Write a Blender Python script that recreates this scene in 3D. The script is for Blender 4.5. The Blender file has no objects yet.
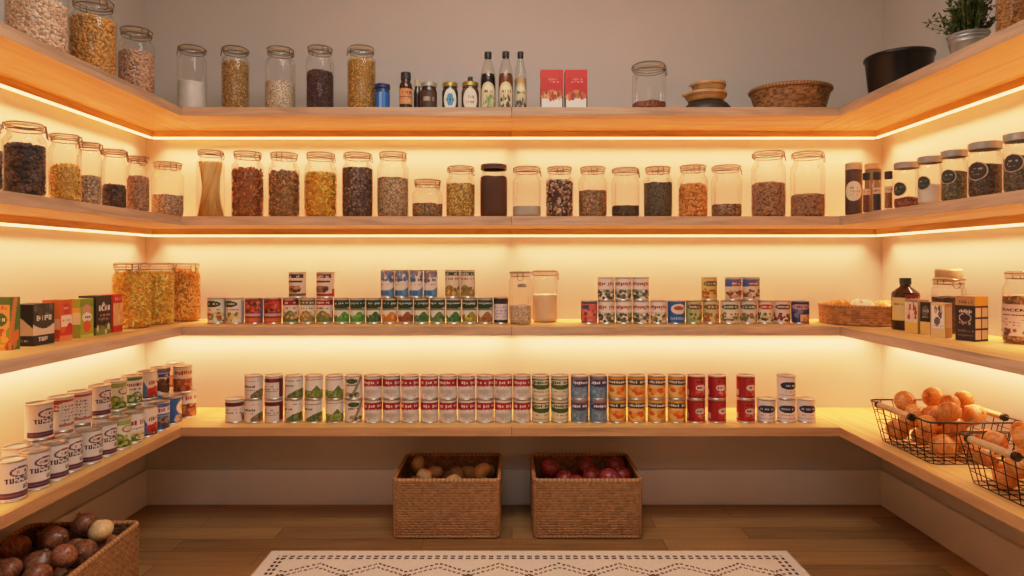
import bpy, math, random
import numpy as np
from mathutils import Vector, Matrix
R = math.radians
F, E, D = 643.0, 1.062, 2.85          # focal length in px (1024 wide), eye height, distance to the back wall
XL, XR = -1.624, 1.640                # side walls
XSL, XSR, YS = -1.287, 1.275, 2.50    # front edges of the shelves
S1, S2, S3, S4, TH = 1.672, 1.248, 0.818, 0.426, 0.034
col = bpy.context.scene.collection
rng = random.Random(7)
nrg = np.random.default_rng(7)
def wx(px, Y): return (px - 512.0) * Y / F
def wz(py, Y): return E + (264.0 - py) * Y / F
def lin(c):
    c = np.asarray(c, float) / 255.0
    return np.where(c <= 0.04045, c / 12.92, ((c + 0.055) / 1.055) ** 2.4)
def L4(c): return tuple(float(v) for v in lin(c)) + (1.0,)
NUM = 'first second third fourth fifth sixth seventh eighth ninth tenth eleventh twelfth'.split()

# ---------------------------------------------------------------- objects and properties
def tag(o, label, cat, group=None, kind=None):
    if label: o['label'] = label
    if cat: o['category'] = cat
    if group: o['group'] = group
    if kind: o['kind'] = kind
    return o
def thing(name, label, cat, loc=(0, 0, 0), rz=0, group=None):
    o = bpy.data.objects.new(name, None); col.objects.link(o)
    o.location = loc; o.rotation_euler = (0, 0, rz); o.empty_display_size = 0.05
    return tag(o, label, cat, group)
def copy_tree(o, parent=None):
    c = o.copy(); col.objects.link(c); c.parent = parent
    for ch in list(o.children): copy_tree(ch, c)
    return c

class MB:
    def __init__(s): s.v = []; s.f = []; s.m = []; s.n = 0; s.c = []
    def add(s, v, f, mi=0, c=None):
        v = np.asarray(v, float); s.v.append(v)
        b = s.n; s.n += len(v)
        s.f += [tuple(b + i for i in q) for q in f]; s.m += [mi] * len(f)
        if c is not None: s.c.append(np.asarray(c, float))
        return s
    def box(s, x0, x1, y0, y1, z0, z1, mi=0):
        v = [(x, y, z) for z in (z0, z1) for y in (y0, y1) for x in (x0, x1)]
        return s.add(v, [(0, 2, 3, 1), (4, 5, 7, 6), (0, 1, 5, 4), (2, 6, 7, 3), (0, 4, 6, 2), (1, 3, 7, 5)], mi)
    def lathe(s, prof, n=32, cx=0, cy=0, mi=0, cap0=False, cap1=False):
        a = np.arange(n) * 2 * np.pi / n
        k = len(prof)
        v = np.concatenate([np.stack([cx + r * np.cos(a), cy + r * np.sin(a), np.full(n, z)], 1) for r, z in prof])
        f = [(i * n + j, i * n + (j + 1) % n, (i + 1) * n + (j + 1) % n, (i + 1) * n + j) for i in range(k - 1) for j in range(n)]
        if cap0: f.append(tuple(range(n - 1, -1, -1)))
        if cap1: f.append(tuple((k - 1) * n + j for j in range(n)))
        return s.add(v, f, mi)
    def tube(s, pts, r, n=6, closed=False, mi=0):
        P = np.asarray(pts, float); k = len(P)
        rr = np.broadcast_to(np.asarray(r, float), (k,))
        if closed: T = np.roll(P, -1, 0) - np.roll(P, 1, 0)
        else: T = np.gradient(P, axis=0)
        T /= np.linalg.norm(T, axis=1)[:, None] + 1e-12
        up = np.array([0, 0, 1.0]) if abs(T[:, 2]).mean() < 0.8 else np.array([1.0, 0, 0])
        A = np.cross(T, up); A /= np.linalg.norm(A, axis=1)[:, None] + 1e-12
        B = np.cross(A, T)
        a = np.arange(n) * 2 * np.pi / n
        v = (P[:, None] + rr[:, None, None] * (np.cos(a)[None, :, None] * A[:, None] + np.sin(a)[None, :, None] * B[:, None])).reshape(-1, 3)
        kk = k if closed else k - 1
        f = [(i * n + j, i * n + (j + 1) % n, ((i + 1) % k) * n + (j + 1) % n, ((i + 1) % k) * n + j) for i in range(kk) for j in range(n)]
        if not closed: f += [tuple(range(n - 1, -1, -1)), tuple((k - 1) * n + j for j in range(n))]
        return s.add(v, f, mi)
    def grid(s, pts, nu, nv, closed=False, mi=0, c=None):   # pts nv x nu
        f = []
        uu = nu if closed else nu - 1
        for j in range(nv - 1):
            for i in range(uu):
                i2 = (i + 1) % nu
                f.append((j * nu + i, j * nu + i2, (j + 1) * nu + i2, (j + 1) * nu + i))
        return s.add(np.asarray(pts).reshape(-1, 3), f, mi, c)
    def build(s, name, mats, parent=None, smooth=True, facecol=None, vertcol=None, angle=40):
        V = np.concatenate(s.v)
        me = bpy.data.meshes.new(name)
        me.from_pydata(V.tolist(), [], s.f)
        if not isinstance(mats, (list, tuple)): mats = [mats]
        for m in mats: me.materials.append(m)
        if len(mats) > 1: me.polygons.foreach_set('material_index', s.m)
        me.polygons.foreach_set('use_smooth', [bool(smooth)] * len(s.f))
        if facecol is not None:
            at = me.color_attributes.new('Col', 'FLOAT_COLOR', 'CORNER')
            cnt = np.array([len(q) for q in s.f])
            C = np.repeat(np.concatenate([facecol, np.ones((len(facecol), 1))], 1), cnt, 0)
            at.data.foreach_set('color', C.astype(np.float32).ravel())
        if vertcol is None and s.c: vertcol = np.concatenate(s.c)
        if vertcol is not None:
            at = me.color_attributes.new('Col', 'FLOAT_COLOR', 'POINT')
            C = np.concatenate([vertcol, np.ones((len(vertcol), 1))], 1)
            at.data.foreach_set('color', C.astype(np.float32).ravel())
        me.update()
        if smooth and angle: 
            try: me.set_sharp_from_angle(angle=R(angle))
            except Exception: pass
        o = bpy.data.objects.new(name, me); col.objects.link(o); o.parent = parent
        return o
def bevel(o, w, seg=2):
    m = o.modifiers.new('soft_edges', 'BEVEL'); m.width = w; m.segments = seg; m.limit_method = 'ANGLE'
    return o

# ---------------------------------------------------------------- materials
MATS = {}
def new_mat(name):
    m = bpy.data.materials.new(name); m.use_nodes = True
    nt = m.node_tree
    return m, nt, nt.nodes['Principled BSDF'], nt.nodes['Material Output']
def N(nt, t, **kw):
    n = nt.nodes.new(t)
    for k, v in kw.items():
        if k.startswith('i_'): n.inputs[k[2:].replace('_', ' ')].default_value = v
        else: setattr(n, k, v)
    return n
def ramp(nt, stops, src, interp='LINEAR'):
    r = nt.nodes.new('ShaderNodeValToRGB'); e = r.color_ramp.elements; r.color_ramp.interpolation = interp
    while len(e) < len(stops): e.new(0.5)
    for i, (p, c) in enumerate(stops): e[i].position = p; e[i].color = L4(c)
    nt.links.new(src, r.inputs['Fac']); return r
def bump(nt, b, src, strength, dist=0.002):
    n = N(nt, 'ShaderNodeBump'); n.inputs['Strength'].default_value = strength; n.inputs['Distance'].default_value = dist
    nt.links.new(src, n.inputs['Height']); nt.links.new(n.outputs['Normal'], b.inputs['Normal'])
def plain(name, c, rough=0.5, metal=0.0, spec=0.5, vary=0.06, scale=30, coat=0):
    if name in MATS: return MATS[name]
    m, nt, b, o = new_mat(name)
    tc = N(nt, 'ShaderNodeTexCoord'); no = N(nt, 'ShaderNodeTexNoise'); no.inputs['Scale'].default_value = scale
    nt.links.new(tc.outputs['Object'], no.inputs['Vector'])
    c = np.array(c, float)
    r = ramp(nt, [(0.3, np.clip(c * (1 - vary), 0, 255)), (0.7, np.clip(c * (1 + vary), 0, 255))], no.outputs['Fac'])
    nt.links.new(r.outputs['Color'], b.inputs['Base Color'])
    b.inputs['Roughness'].default_value = rough; b.inputs['Metallic'].default_value = metal
    b.inputs['Specular IOR Level'].default_value = spec; b.inputs['Coat Weight'].default_value = coat
    MATS[name] = m; return m
def painted(name, rough=0.45, spec=0.4, bmp=0):
    if name in MATS: return MATS[name]
    m, nt, b, o = new_mat(name)
    a = N(nt, 'ShaderNodeVertexColor'); a.layer_name = 'Col'
    nt.links.new(a.outputs['Color'], b.inputs['Base Color'])
    b.inputs['Roughness'].default_value = rough; b.inputs['Specular IOR Level'].default_value = spec
    if bmp:
        tc = N(nt, 'ShaderNodeTexCoord'); no = N(nt, 'ShaderNodeTexNoise'); no.inputs['Scale'].default_value = bmp
        nt.links.new(tc.outputs['Object'], no.inputs['Vector']); bump(nt, b, no.outputs['Fac'], 0.5, 0.003)
    MATS[name] = m; return m
def wood(name, stops, rough=0.45, sx=1.1, sy=13, fine=0.3):
    m, nt, b, o = new_mat(name)
    tc = N(nt, 'ShaderNodeTexCoord'); oi = N(nt, 'ShaderNodeObjectInfo')
    off = N(nt, 'ShaderNodeVectorMath', operation='SCALE'); cx = N(nt, 'ShaderNodeCombineXYZ')
    for k in 'XYZ': nt.links.new(oi.outputs['Random'], cx.inputs[k])
    nt.links.new(cx.outputs[0], off.inputs[0]); off.inputs['Scale'].default_value = 17
    ad = N(nt, 'ShaderNodeVectorMath', operation='ADD'); nt.links.new(tc.outputs['Object'], ad.inputs[0]); nt.links.new(off.outputs[0], ad.inputs[1])
    mp = N(nt, 'ShaderNodeMapping'); mp.inputs['Scale'].default_value = (sx, sy, sy); nt.links.new(ad.outputs[0], mp.inputs['Vector'])
    n1 = N(nt, 'ShaderNodeTexNoise'); n1.inputs['Scale'].default_value = 2.2; n1.inputs['Detail'].default_value = 5; n1.inputs['Distortion'].default_value = 0.7
    nt.links.new(mp.outputs[0], n1.inputs['Vector'])
    mp2 = N(nt, 'ShaderNodeMapping'); mp2.inputs['Scale'].default_value = (sx * 3, sy * 14, sy * 14); nt.links.new(ad.outputs[0], mp2.inputs['Vector'])
    n2 = N(nt, 'ShaderNodeTexNoise'); n2.inputs['Scale'].default_value = 2.0; nt.links.new(mp2.outputs[0], n2.inputs['Vector'])
    mx = N(nt, 'ShaderNodeMath', operation='MULTIPLY_ADD'); nt.links.new(n2.outputs['Fac'], mx.inputs[0]); mx.inputs[1].default_value = fine; nt.links.new(n1.outputs['Fac'], mx.inputs[2])
    sb = N(nt, 'ShaderNodeMath', operation='SUBTRACT'); nt.links.new(mx.outputs[0], sb.inputs[0]); sb.inputs[1].default_value = fine * 0.5
    r = ramp(nt, stops, sb.outputs[0]); nt.links.new(r.outputs['Color'], b.inputs['Base Color'])
    b.inputs['Roughness'].default_value = rough
    bump(nt, b, n2.outputs['Fac'], 0.15, 0.001)
    MATS[name] = m; return m
def grainy(name, cols, scale, rough=0.55, bm=0.9, dark=0.35):
    """small seeds and grains behind glass: one Voronoi cell per grain"""
    if name in MATS: return MATS[name]
    m, nt, b, o = new_mat(name)
    tc = N(nt, 'ShaderNodeTexCoord'); vo = N(nt, 'ShaderNodeTexVoronoi'); vo.inputs['Scale'].default_value = scale
    nt.links.new(tc.outputs['Object'], vo.inputs['Vector'])
    sp = N(nt, 'ShaderNodeSeparateColor'); nt.links.new(vo.outputs['Color'], sp.inputs[0])
    k = len(cols)
    r = ramp(nt, [(i / max(k - 1, 1), c) for i, c in enumerate(cols)], sp.outputs[0])
    dr = ramp(nt, [(0.25, (255, 255, 255)), (0.8, tuple(int(255 * dark ** 0.45) for _ in range(3)))], vo.outputs['Distance'])  # colour darkened between grains, in place of shade in the gaps
    mu = N(nt, 'ShaderNodeMix', data_type='RGBA', blend_type='MULTIPLY'); mu.inputs['Factor'].default_value = 1
    nt.links.new(r.outputs['Color'], mu.inputs['A']); nt.links.new(dr.outputs['Color'], mu.inputs['B'])
    nt.links.new(mu.outputs['Result'], b.inputs['Base Color']); b.inputs['Roughness'].default_value = rough
    iv = N(nt, 'ShaderNodeMath', operation='SUBTRACT'); iv.inputs[0].default_value = 1; nt.links.new(vo.outputs['Distance'], iv.inputs[1])
    bump(nt, b, iv.outputs[0], bm, 0.5 / scale)
    MATS[name] = m; return m
def island(name, cols, rough=0.5, spec=0.4):
    """each loose piece gets a tone of its own"""
    if name in MATS: return MATS[name]
    m, nt, b, o = new_mat(name)
    g = N(nt, 'ShaderNodeNewGeometry'); k = len(cols)
    r = ramp(nt, [(i / max(k - 1, 1), c) for i, c in enumerate(cols)], g.outputs['Random Per Island'])
    nt.links.new(r.outputs['Color'], b.inputs['Base Color'])
    b.inputs['Roughness'].default_value = rough; b.inputs['Specular IOR Level'].default_value = spec
    MATS[name] = m; return m
def glass(name, tint=(0.985, 0.98, 0.965), edge=(0.80, 0.74, 0.64), gl=1.0):
    if name in MATS: return MATS[name]
    m = bpy.data.materials.new(name); m.use_nodes = True; nt = m.node_tree; nt.nodes.clear()
    o = N(nt, 'ShaderNodeOutputMaterial'); lw = N(nt, 'ShaderNodeLayerWeight'); lw.inputs['Blend'].default_value = 0.5
    pw = N(nt, 'ShaderNodeMath', operation='POWER'); nt.links.new(lw.outputs['Facing'], pw.inputs[0]); pw.inputs[1].default_value = 4.0
    mx = N(nt, 'ShaderNodeMix', data_type='RGBA'); mx.inputs['A'].default_value = tint + (1,); mx.inputs['B'].default_value = edge + (1,)
    nt.links.new(pw.outputs[0], mx.inputs['Factor'])
    tr = N(nt, 'ShaderNodeBsdfTransparent'); nt.links.new(mx.outputs['Result'], tr.inputs['Color'])
    gs = N(nt, 'ShaderNodeBsdfGlossy'); gs.inputs['Roughness'].default_value = 0.06; gs.inputs['Color'].default_value = (gl, gl, gl, 1)
    fr = N(nt, 'ShaderNodeFresnel'); fr.inputs['IOR'].default_value = 1.42
    ms = N(nt, 'ShaderNodeMixShader'); fm = N(nt, 'ShaderNodeMath', operation='MULTIPLY'); fm.inputs[1].default_value = 0.38; nt.links.new(fr.outputs[0], fm.inputs[0]); nt.links.new(fm.outputs[0], ms.inputs[0]); nt.links.new(tr.outputs[0], ms.inputs[1]); nt.links.new(gs.outputs[0], ms.inputs[2])
    nt.links.new(ms.outputs[0], o.inputs['Surface'])
    MATS[name] = m; return m
def emit(name, c, st):
    m, nt, b, o = new_mat(name)
    b.inputs['Base Color'].default_value = (0.9, 0.85, 0.75, 1); b.inputs['Emission Color'].default_value = c + (1,); b.inputs['Emission Strength'].default_value = st
    MATS[name] = m; return m

OAK = wood('oak', [(0.25, (190, 142, 76)), (0.48, (218, 172, 98)), (0.62, (228, 186, 112)), (0.8, (208, 158, 86))])
EDGE = wood('oak_edge_shade', [(0.25, (154, 122, 94)), (0.48, (188, 154, 122)), (0.62, (202, 168, 136)), (0.8, (176, 142, 110))])  # duller oak copy: the cooler light on front edges put into the colour
EDGE_SHADE_LOW = wood('oak_edge_shade_low', [(0.25, (158, 112, 72)), (0.48, (188, 140, 94)), (0.62, (198, 152, 104)), (0.8, (174, 126, 82))])  # darker oak copy: shade on the lowest shelf's front put into the colour
PALEWOOD = wood('pale_wood', [(0.3, (190, 150, 104)), (0.7, (216, 178, 128))], sx=4, sy=40)
GLASS = glass('jar_glass')
WIRE = plain('clip_wire', (128, 112, 92), 0.35, 0.9)
SEAL = plain('rubber_seal', (196, 160, 112), 0.6)
STEEL = plain('can_steel', (190, 184, 174), 0.32, 0.9)
SILVERLID = plain('silver_lid', (172, 165, 154), 0.4, 0.45)
GOLDLID = plain('gold_lid', (190, 160, 84), 0.35, 0.8)
BLACKLID = plain('black_lid', (30, 27, 25), 0.45)
DARKWIRE = plain('dark_wire', (38, 32, 28), 0.45, 0.5)
PRINT = painted('printed_paper')
CARD = painted('printed_card', 0.5)

# ---------------------------------------------------------------- the room
def struct(name, o):
    o['kind'] = 'structure'; return o
def wall_mat():
    m, nt, b, o = new_mat('wall_paint')
    tc = N(nt, 'ShaderNodeTexCoord'); no = N(nt, 'ShaderNodeTexNoise'); no.inputs['Scale'].default_value = 2.0
    nt.links.new(tc.outputs['Object'], no.inputs['Vector'])
    r = ramp(nt, [(0.3, (195, 187, 178)), (0.7, (200, 192, 183))], no.outputs['Fac']); nt.links.new(r.outputs['Color'], b.inputs['Base Color'])
    n2 = N(nt, 'ShaderNodeTexNoise'); n2.inputs['Scale'].default_value = 160; nt.links.new(tc.outputs['Object'], n2.inputs['Vector'])
    b.inputs['Roughness'].default_value = 0.75; bump(nt, b, n2.outputs['Fac'], 0.06, 0.001); return m
def floor_mat():
    m, nt, b, o = new_mat('floor_planks')
    tc = N(nt, 'ShaderNodeTexCoord')
    br = N(nt, 'ShaderNodeTexBrick', offset=0.37, offset_frequency=2)
    br.inputs['Color1'].default_value = (0, 0, 0, 1); br.inputs['Color2'].default_value = (1, 1, 1, 1); br.inputs['Mortar'].default_value = (0.5, 0.5, 0.5, 1)
    br.inputs['Scale'].default_value = 1; br.inputs['Mortar Size'].default_value = 0.0012; br.inputs['Brick Width'].default_value = 0.92; br.inputs['Row Height'].default_value = 0.108
    nt.links.new(tc.outputs['Object'], br.inputs['Vector'])
    mp = N(nt, 'ShaderNodeMapping'); mp.inputs['Scale'].default_value = (2.2, 26, 1); nt.links.new(tc.outputs['Object'], mp.inputs['Vector'])
    ad = N(nt, 'ShaderNodeVectorMath', operation='MULTIPLY_ADD'); nt.links.new(br.outputs['Color'], ad.inputs[0]); ad.inputs[1].default_value = (7, 9, 3); nt.links.new(mp.outputs[0], ad.inputs[2])
    no = N(nt, 'ShaderNodeTexNoise'); no.inputs['Scale'].default_value = 1.6; no.inputs['Detail'].default_value = 6; no.inputs['Distortion'].default_value = 0.5; nt.links.new(ad.outputs[0], no.inputs['Vector'])
    mx = N(nt, 'ShaderNodeMix', data_type='FLOAT'); mx.inputs['Factor'].default_value = 0.35
    nt.links.new(no.outputs['Fac'], mx.inputs['A']); nt.links.new(br.outputs['Color'], mx.inputs['B'])
    r = ramp(nt, [(0.2, (112, 80, 46)), (0.5, (150, 112, 68)), (0.8, (176, 136, 86))], mx.outputs['Result'])
    dk = N(nt, 'ShaderNodeMix', data_type='RGBA'); nt.links.new(br.outputs['Fac'], dk.inputs['Factor']); nt.links.new(r.outputs['Color'], dk.inputs['A']); dk.inputs['B'].default_value = (0.03, 0.018, 0.008, 1)
    nt.links.new(dk.outputs['Result'], b.inputs['Base Color']); b.inputs['Roughness'].default_value = 0.42; bump(nt, b, no.outputs['Fac'], 0.12, 0.001); return m
WALL, FLOORM = wall_mat(), floor_mat()
TRIM = plain('trim_paint', (222, 216, 208), 0.5, vary=0.015, scale=3)
YB = -1.35
struct('floor', MB().box(XL - .1, XR + .1, YB - .1, D + .1, -0.06, 0).build('floor', FLOORM, smooth=False))['kind']
for nm, b_ in (('wall_back', (XL - .1, XR + .1, D, D + .1, -.05, 2.75)), ('wall_left', (XL - .1, XL, YB, D, -.05, 2.75)),
               ('wall_right', (XR, XR + .1, YB, D, -.05, 2.75)), ('wall_front', (XL - .1, XR + .1, YB - .1, YB, -.05, 2.75))):
    struct(nm, MB().box(*b_).build(nm, WALL, smooth=False))
struct('ceiling', MB().box(XL - .1, XR + .1, YB - .1, D + .1, 2.72, 2.8).build('ceiling', plain('ceiling_paint', (214, 208, 200), 0.8, vary=0.01), smooth=False))
BB = 0.155; T_ = 0.018
for nm, b_ in (('baseboard_back', (XL, XR, D - T_, D, 0, BB)), ('baseboard_left', (XL, XL + T_, YB, D - T_, 0, BB)), ('baseboard_right', (XR - T_, XR, YB, D - T_, 0, BB))):
    struct(nm, bevel(MB().box(*b_).build(nm, TRIM, smooth=False), 0.004))

# ---------------------------------------------------------------- shelves with light channels
LED = emit('led_diffuser', (1.0, 0.72, 0.36), 1.9)
LAMPC = (1.0, 0.55, 0.28)
POW = {1: 1.0, 2: 1.0, 3: 1.0}
LP = 4.15   # watts per metre of strip
def led_lamp(name, parent, loc, ln, rz, p, spread):
    li = bpy.data.lights.new(name, 'AREA'); li.shape = 'RECTANGLE'; li.size = ln; li.size_y = 0.016
    li.energy = p * ln; li.color = LAMPC; li.spread = R(spread)
    o = bpy.data.objects.new(name, li); col.objects.link(o); o.location = loc; o.rotation_euler = (R(-3), 0, rz); o.parent = parent
    return o
LEVELS = (('top', S1, 1), ('second', S2, 2), ('third', S3, 3), ('lowest', S4, 0))
Y0S = 0.15
def board(label, top, lev, ln, dep, loc, rz, seamgap=(0, 0), cut=(0, 0)):
    """local x along the board, local y = 0 at the wall, negative to the room; cut = channel shortening at both ends"""
    t = thing('wall_shelf', label, 'shelf', loc, rz, 'oak shelf boards around the pantry')
    h = ln / 2
    b_ = MB().box(-h + seamgap[0], h - seamgap[1], -dep + .0022, 0, -TH, 0).build('board', OAK, t, smooth=False)
    bevel(MB().box(-h + seamgap[0], h - seamgap[1], -dep, -dep + .0021, -TH, 0).build('shaded_edge', EDGE if lev else EDGE_SHADE_LOW, t, smooth=False), 0.0008)  # added strip over the board front, carries the painted shade
    if lev:
        a, c = -h + cut[0], h - cut[1]; ch = .025 if lev < 3 else .017
        MB().box(a, c, -0.064, -0.052, -TH - ch, -TH - 0.0003).build('light_channel', OAK, t, smooth=False)
        bevel(MB().box(a, c, -0.064, -0.055, -TH - ch - (.0095 if lev < 3 else .006), -TH - ch - 0.0003).build('led_strip', LED, t, smooth=False), 0.002)
        led_lamp('strip_lamp', t, ((a + c) / 2, -0.0435, -TH - 0.012), (c - a) - 0.03, 0, LP * POW[lev], 88 if lev < 3 else 128)
    return t
for nm, z, lev in LEVELS:
    dep = D - YS
    xa, xb = XL + (XSL - XL), XSR
    xm = 0.0
    # side boards run to the back wall; back boards fit between them
    board(f'oak {nm} shelf board along the left wall', z, lev, D - Y0S, XSL - XL, (XL, (D + Y0S) / 2, z), R(90), cut=(0.0, 0.064))
    board(f'oak {nm} shelf board along the right wall', z, lev, D - Y0S, XR - XSR, (XR, (D + Y0S) / 2, z), R(-90), cut=(0.064, 0.0))
    for (a, c, w) in ((xa, xm, 'left'), (xm, xb, 'right')):
        g = (0.0006, 0.0003) if w == 'left' else (0.0003, 0.0006)
        # channels of the back boards reach on to the side channels
        t = jt = board(f'oak {nm} shelf board, {w} half of the back wall', z, lev, c - a, dep, ((a + c) / 2, D, z), 0, g,
                  cut=((XL + 0.0645 - a) if w == 'left' else 0.0008, 0.0008 if w == 'left' else (c - (XR - 0.0645))))

        if w == 'left': MB().box((c - a) / 2 - .0022, (c - a) / 2 - .0003, -dep - .0003, -dep + .02, -TH - .0003, .0003).build('joint_strip', plain('joint_brown', (70, 46, 28), .8), jt, smooth=False)  # dark brown line at the joint between the two boards

# ---------------------------------------------------------------- painting of labels
FONT = {'A': '757755', 'B': '656560', 'C': '744470', 'E': '746470', 'H': '557550', 'I': '222220', 'O': '755570', 'P': '757440', 'R': '657650', 'T': '722220', 'U': '555570', 'Z': '712470', 'N': '577550', 'G': '745570', 'S': '747170', 'M': '577550', 'D': '655560', 'L': '444470', 'F': '746440', 'K': '565550'}
FONT['A'] = '257550'; FONT['B'] = '657560'
class Cv:
    """a small colour canvas; x 0..1 left to right, y 0..1 bottom to top; wrap=True: x 0..1 is the front half of a cylinder"""
    def __init__(s, w, h, c, wrap=False):
        s.w, s.h = w, h
        u = (np.arange(w) + .5) / w
        if wrap: u = (u - .25) / .5
        s.X, s.Y = np.meshgrid(u, (np.arange(h) + .5) / h)
        s.a = np.tile(lin(c), (h, w, 1))
    def put(s, m, c): s.a[m] = lin(c); return s
    def rect(s, x0, x1, y0, y1, c): return s.put((s.X >= x0) & (s.X < x1) & (s.Y >= y0) & (s.Y < y1), c)
    def ell(s, cx, cy, rx, ry, c, ring=0):
        d = ((s.X - cx) / rx) ** 2 + ((s.Y - cy) / ry) ** 2
        return s.put((d < 1) & (d >= ring), c)
    def hill(s, cx, top, wd, base, c):   # a mound of food
        return s.put((s.Y < base + (top - base) * np.exp(-((s.X - cx) / wd) ** 2)) & (s.Y > 0.02) & (np.abs(s.X - .5) < 1.6), c)
    def spots(s, x0, x1, y0, y1, cols, n, r, seed=0):
        q = random.Random(seed)
        for _ in range(n): s.ell(q.uniform(x0, x1), q.uniform(y0, y1), r * q.uniform(.6, 1.3), r * q.uniform(.6, 1.3), q.choice(cols))
        return s
    def scrib(s, x0, x1, y, hh, c, seed=0, d=0.8):   # a line of writing too small to read
        q = random.Random(seed); x = x0; st = (x1 - x0) / 9
        while x < x1:
            if q.random() < d: s.rect(x, x + st * .72, y - hh / 2 * q.choice((.7, 1)), y + hh / 2 * q.choice((.7, 1)), c)
            x += st
        return s
    def text(s, x0, y0, wch, hch, t, c):
        for i, ch in enumerate(t):
            rows = FONT.get(ch)
            if not rows: continue
            for r_ in range(5):
                bits = int(rows[r_])
                for k in range(3):
                    if bits >> (2 - k) & 1:
                        x = x0 + i * wch + k * wch * .27; y = y0 + hch * (1 - (r_ + 1) / 5)
                        s.rect(x, x + wch * .27, y, y + hch / 5, c)
        return s
CREAM, MAROON, INK = (232, 224, 214), (96, 28, 38), (50, 38, 40)
CW, CH = 112, 36
def can_cv(c=CREAM): return Cv(CW, CH, c, True)
def d_tuzzuz(k=0):
    c = can_cv((226, 218, 210))
    c.ell(.60, .74, .26, .145, (110, 60, 66)).ell(.60, .74, .21, .10, (226, 214, 204)).scrib(.44, .78, .74, .10, (110, 70, 76), k)
    c.text(.24, .44, .105, .14, 'TUZZUZ', INK).text(.62, .25, .09, .11, 'UZ', INK)
    c.rect(.05, .95, .03, .19, (88, 44, 70)).rect(.12, .88, .08, .13, (120, 78, 92))
    c.rect(-.35, -.05, .15, .68, (200, 190, 180)).rect(-.31, -.09, .2, .62, (226, 218, 210))
    for y in (.3, .4, .5, .58): c.scrib(-.29, -.1, y, .035, (140, 120, 112), k + int(y * 10))
    return c
def d_prez():
    c = can_cv((232, 226, 214)); c.rect(-.6, .28, .02, .98, (214, 206, 130)).rect(-.6, 1.6, .9, .98, (180, 60, 60))
    c.rect(.12, .62, .62, .9, (168, 34, 38)).text(.17, .68, .1, .15, 'PREZ', (240, 230, 220))
    c.rect(.55, 1.2, .1, .85, (226, 220, 212))
    for i in range(6): c.scrib(.62, 1.0, .2 + i * .11, .04, (130, 90, 84), i)
    c.rect(.55, 1.2, .1, .2, (190, 110, 100)); return c
def d_green_left(k=0):
    c = can_cv((226, 226, 204)); c.rect(-.6, 1.6, .8, .97, (150, 168, 90)).ell(.72, .66, .2, .13, (150, 110, 70)).ell(.72, .66, .15, .09, (222, 212, 190))
    c.hill(.42, .52, .32, .12, (92, 124, 40)).spots(.15, .7, .05, .4, [(60, 92, 30), (120, 150, 56), (176, 182, 90)], 22, .06, k); return c
def d_green_white(k=0):
    c = can_cv((234, 228, 218)); c.rect(-.6, 1.6, .9, 1, (96, 130, 70)).scrib(.3, .8, .72, .13, (150, 60, 56), 3 + k, .95).scrib(.38, .74, .56, .06, INK, 8)
    c.hill(.6, .46, .26, .1, (84, 122, 52)).spots(.25, .95, .04, .36, [(70, 104, 44), (140, 160, 84), (210, 204, 170)], 20, .06, k); return c
def d_redtext(k=0):
    c = can_cv((234, 228, 216)); c.put((c.Y > .55) & (c.Y < .80) & (c.X > .1) & (c.X < .9), (236, 228, 218)).scrib(.12, .9, .68, .2, (170, 40, 44), k, .98)
    c.scrib(.3, .8, .48, .06, INK, 9).ell(.62, .22, .24, .17, (222, 208, 168)).hill(.25, .3, .25, .05, (84, 118, 50)).spots(.4, .85, .1, .3, [(200, 180, 120), (110, 130, 60)], 10, .05, k); return c
def d_blue_tomato(k=0):
    c = can_cv((60, 104, 160)); c.put(c.X + (c.Y - .5) * .5 > .42, (232, 224, 206)); c.scrib(.5, .95, .62, .17, (150, 50, 46), k, .95)
    c.spots(.5, .95, .1, .36, [(186, 44, 36), (206, 70, 50), (140, 28, 28)], 14, .1, k); c.rect(-.6, 1.6, .0, .05, (40, 70, 60)); return c
def d_blue_stripe(k=0):
    c = can_cv((52, 98, 158)); c.rect(-.6, 1.6, .62, .86, (226, 222, 216)).scrib(.15, .85, .74, .16, (176, 60, 66), k, .9)
    c.rect(-.6, 1.6, .5, .56, (120, 160, 196)).spots(.15, .85, .05, .4, [(70, 50, 46), (150, 120, 96), (40, 60, 100)], 16, .09, k); return c
def d_blue_round():
    c = can_cv((36, 92, 158)); c.ell(.92, .6, .34, .3, (234, 216, 178)).ell(.92, .6, .17, .15, (214, 140, 60)).spots(.6, 1.1, .05, .28, [(206, 180, 140), (120, 90, 70)], 8, .1, 4); return c
def d_brown_right(k=0):
    c = can_cv((234, 224, 208)); c.scrib(.15, .85, .78, .16, (170, 70, 60), k, .9).rect(-.6, 1.6, .0, .52, (140, 74, 46)).spots(0, 1, .05, .5, [(170, 96, 60), (100, 48, 34), (196, 130, 84)], 26, .08, k); return c
def d_navy_top(k=0):
    c = can_cv((226, 220, 216)); c.rect(-.6, 1.6, .84, 1, (110, 124, 170)).rect(.1, .9, .66, .8, (70, 66, 130)).scrib(.18, .82, .73, .07, (220, 214, 220), k)
    c.spots(.2, .8, .08, .5, [(80, 52, 46), (120, 76, 60), (60, 44, 44)], 18, .12, k); return c
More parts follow.
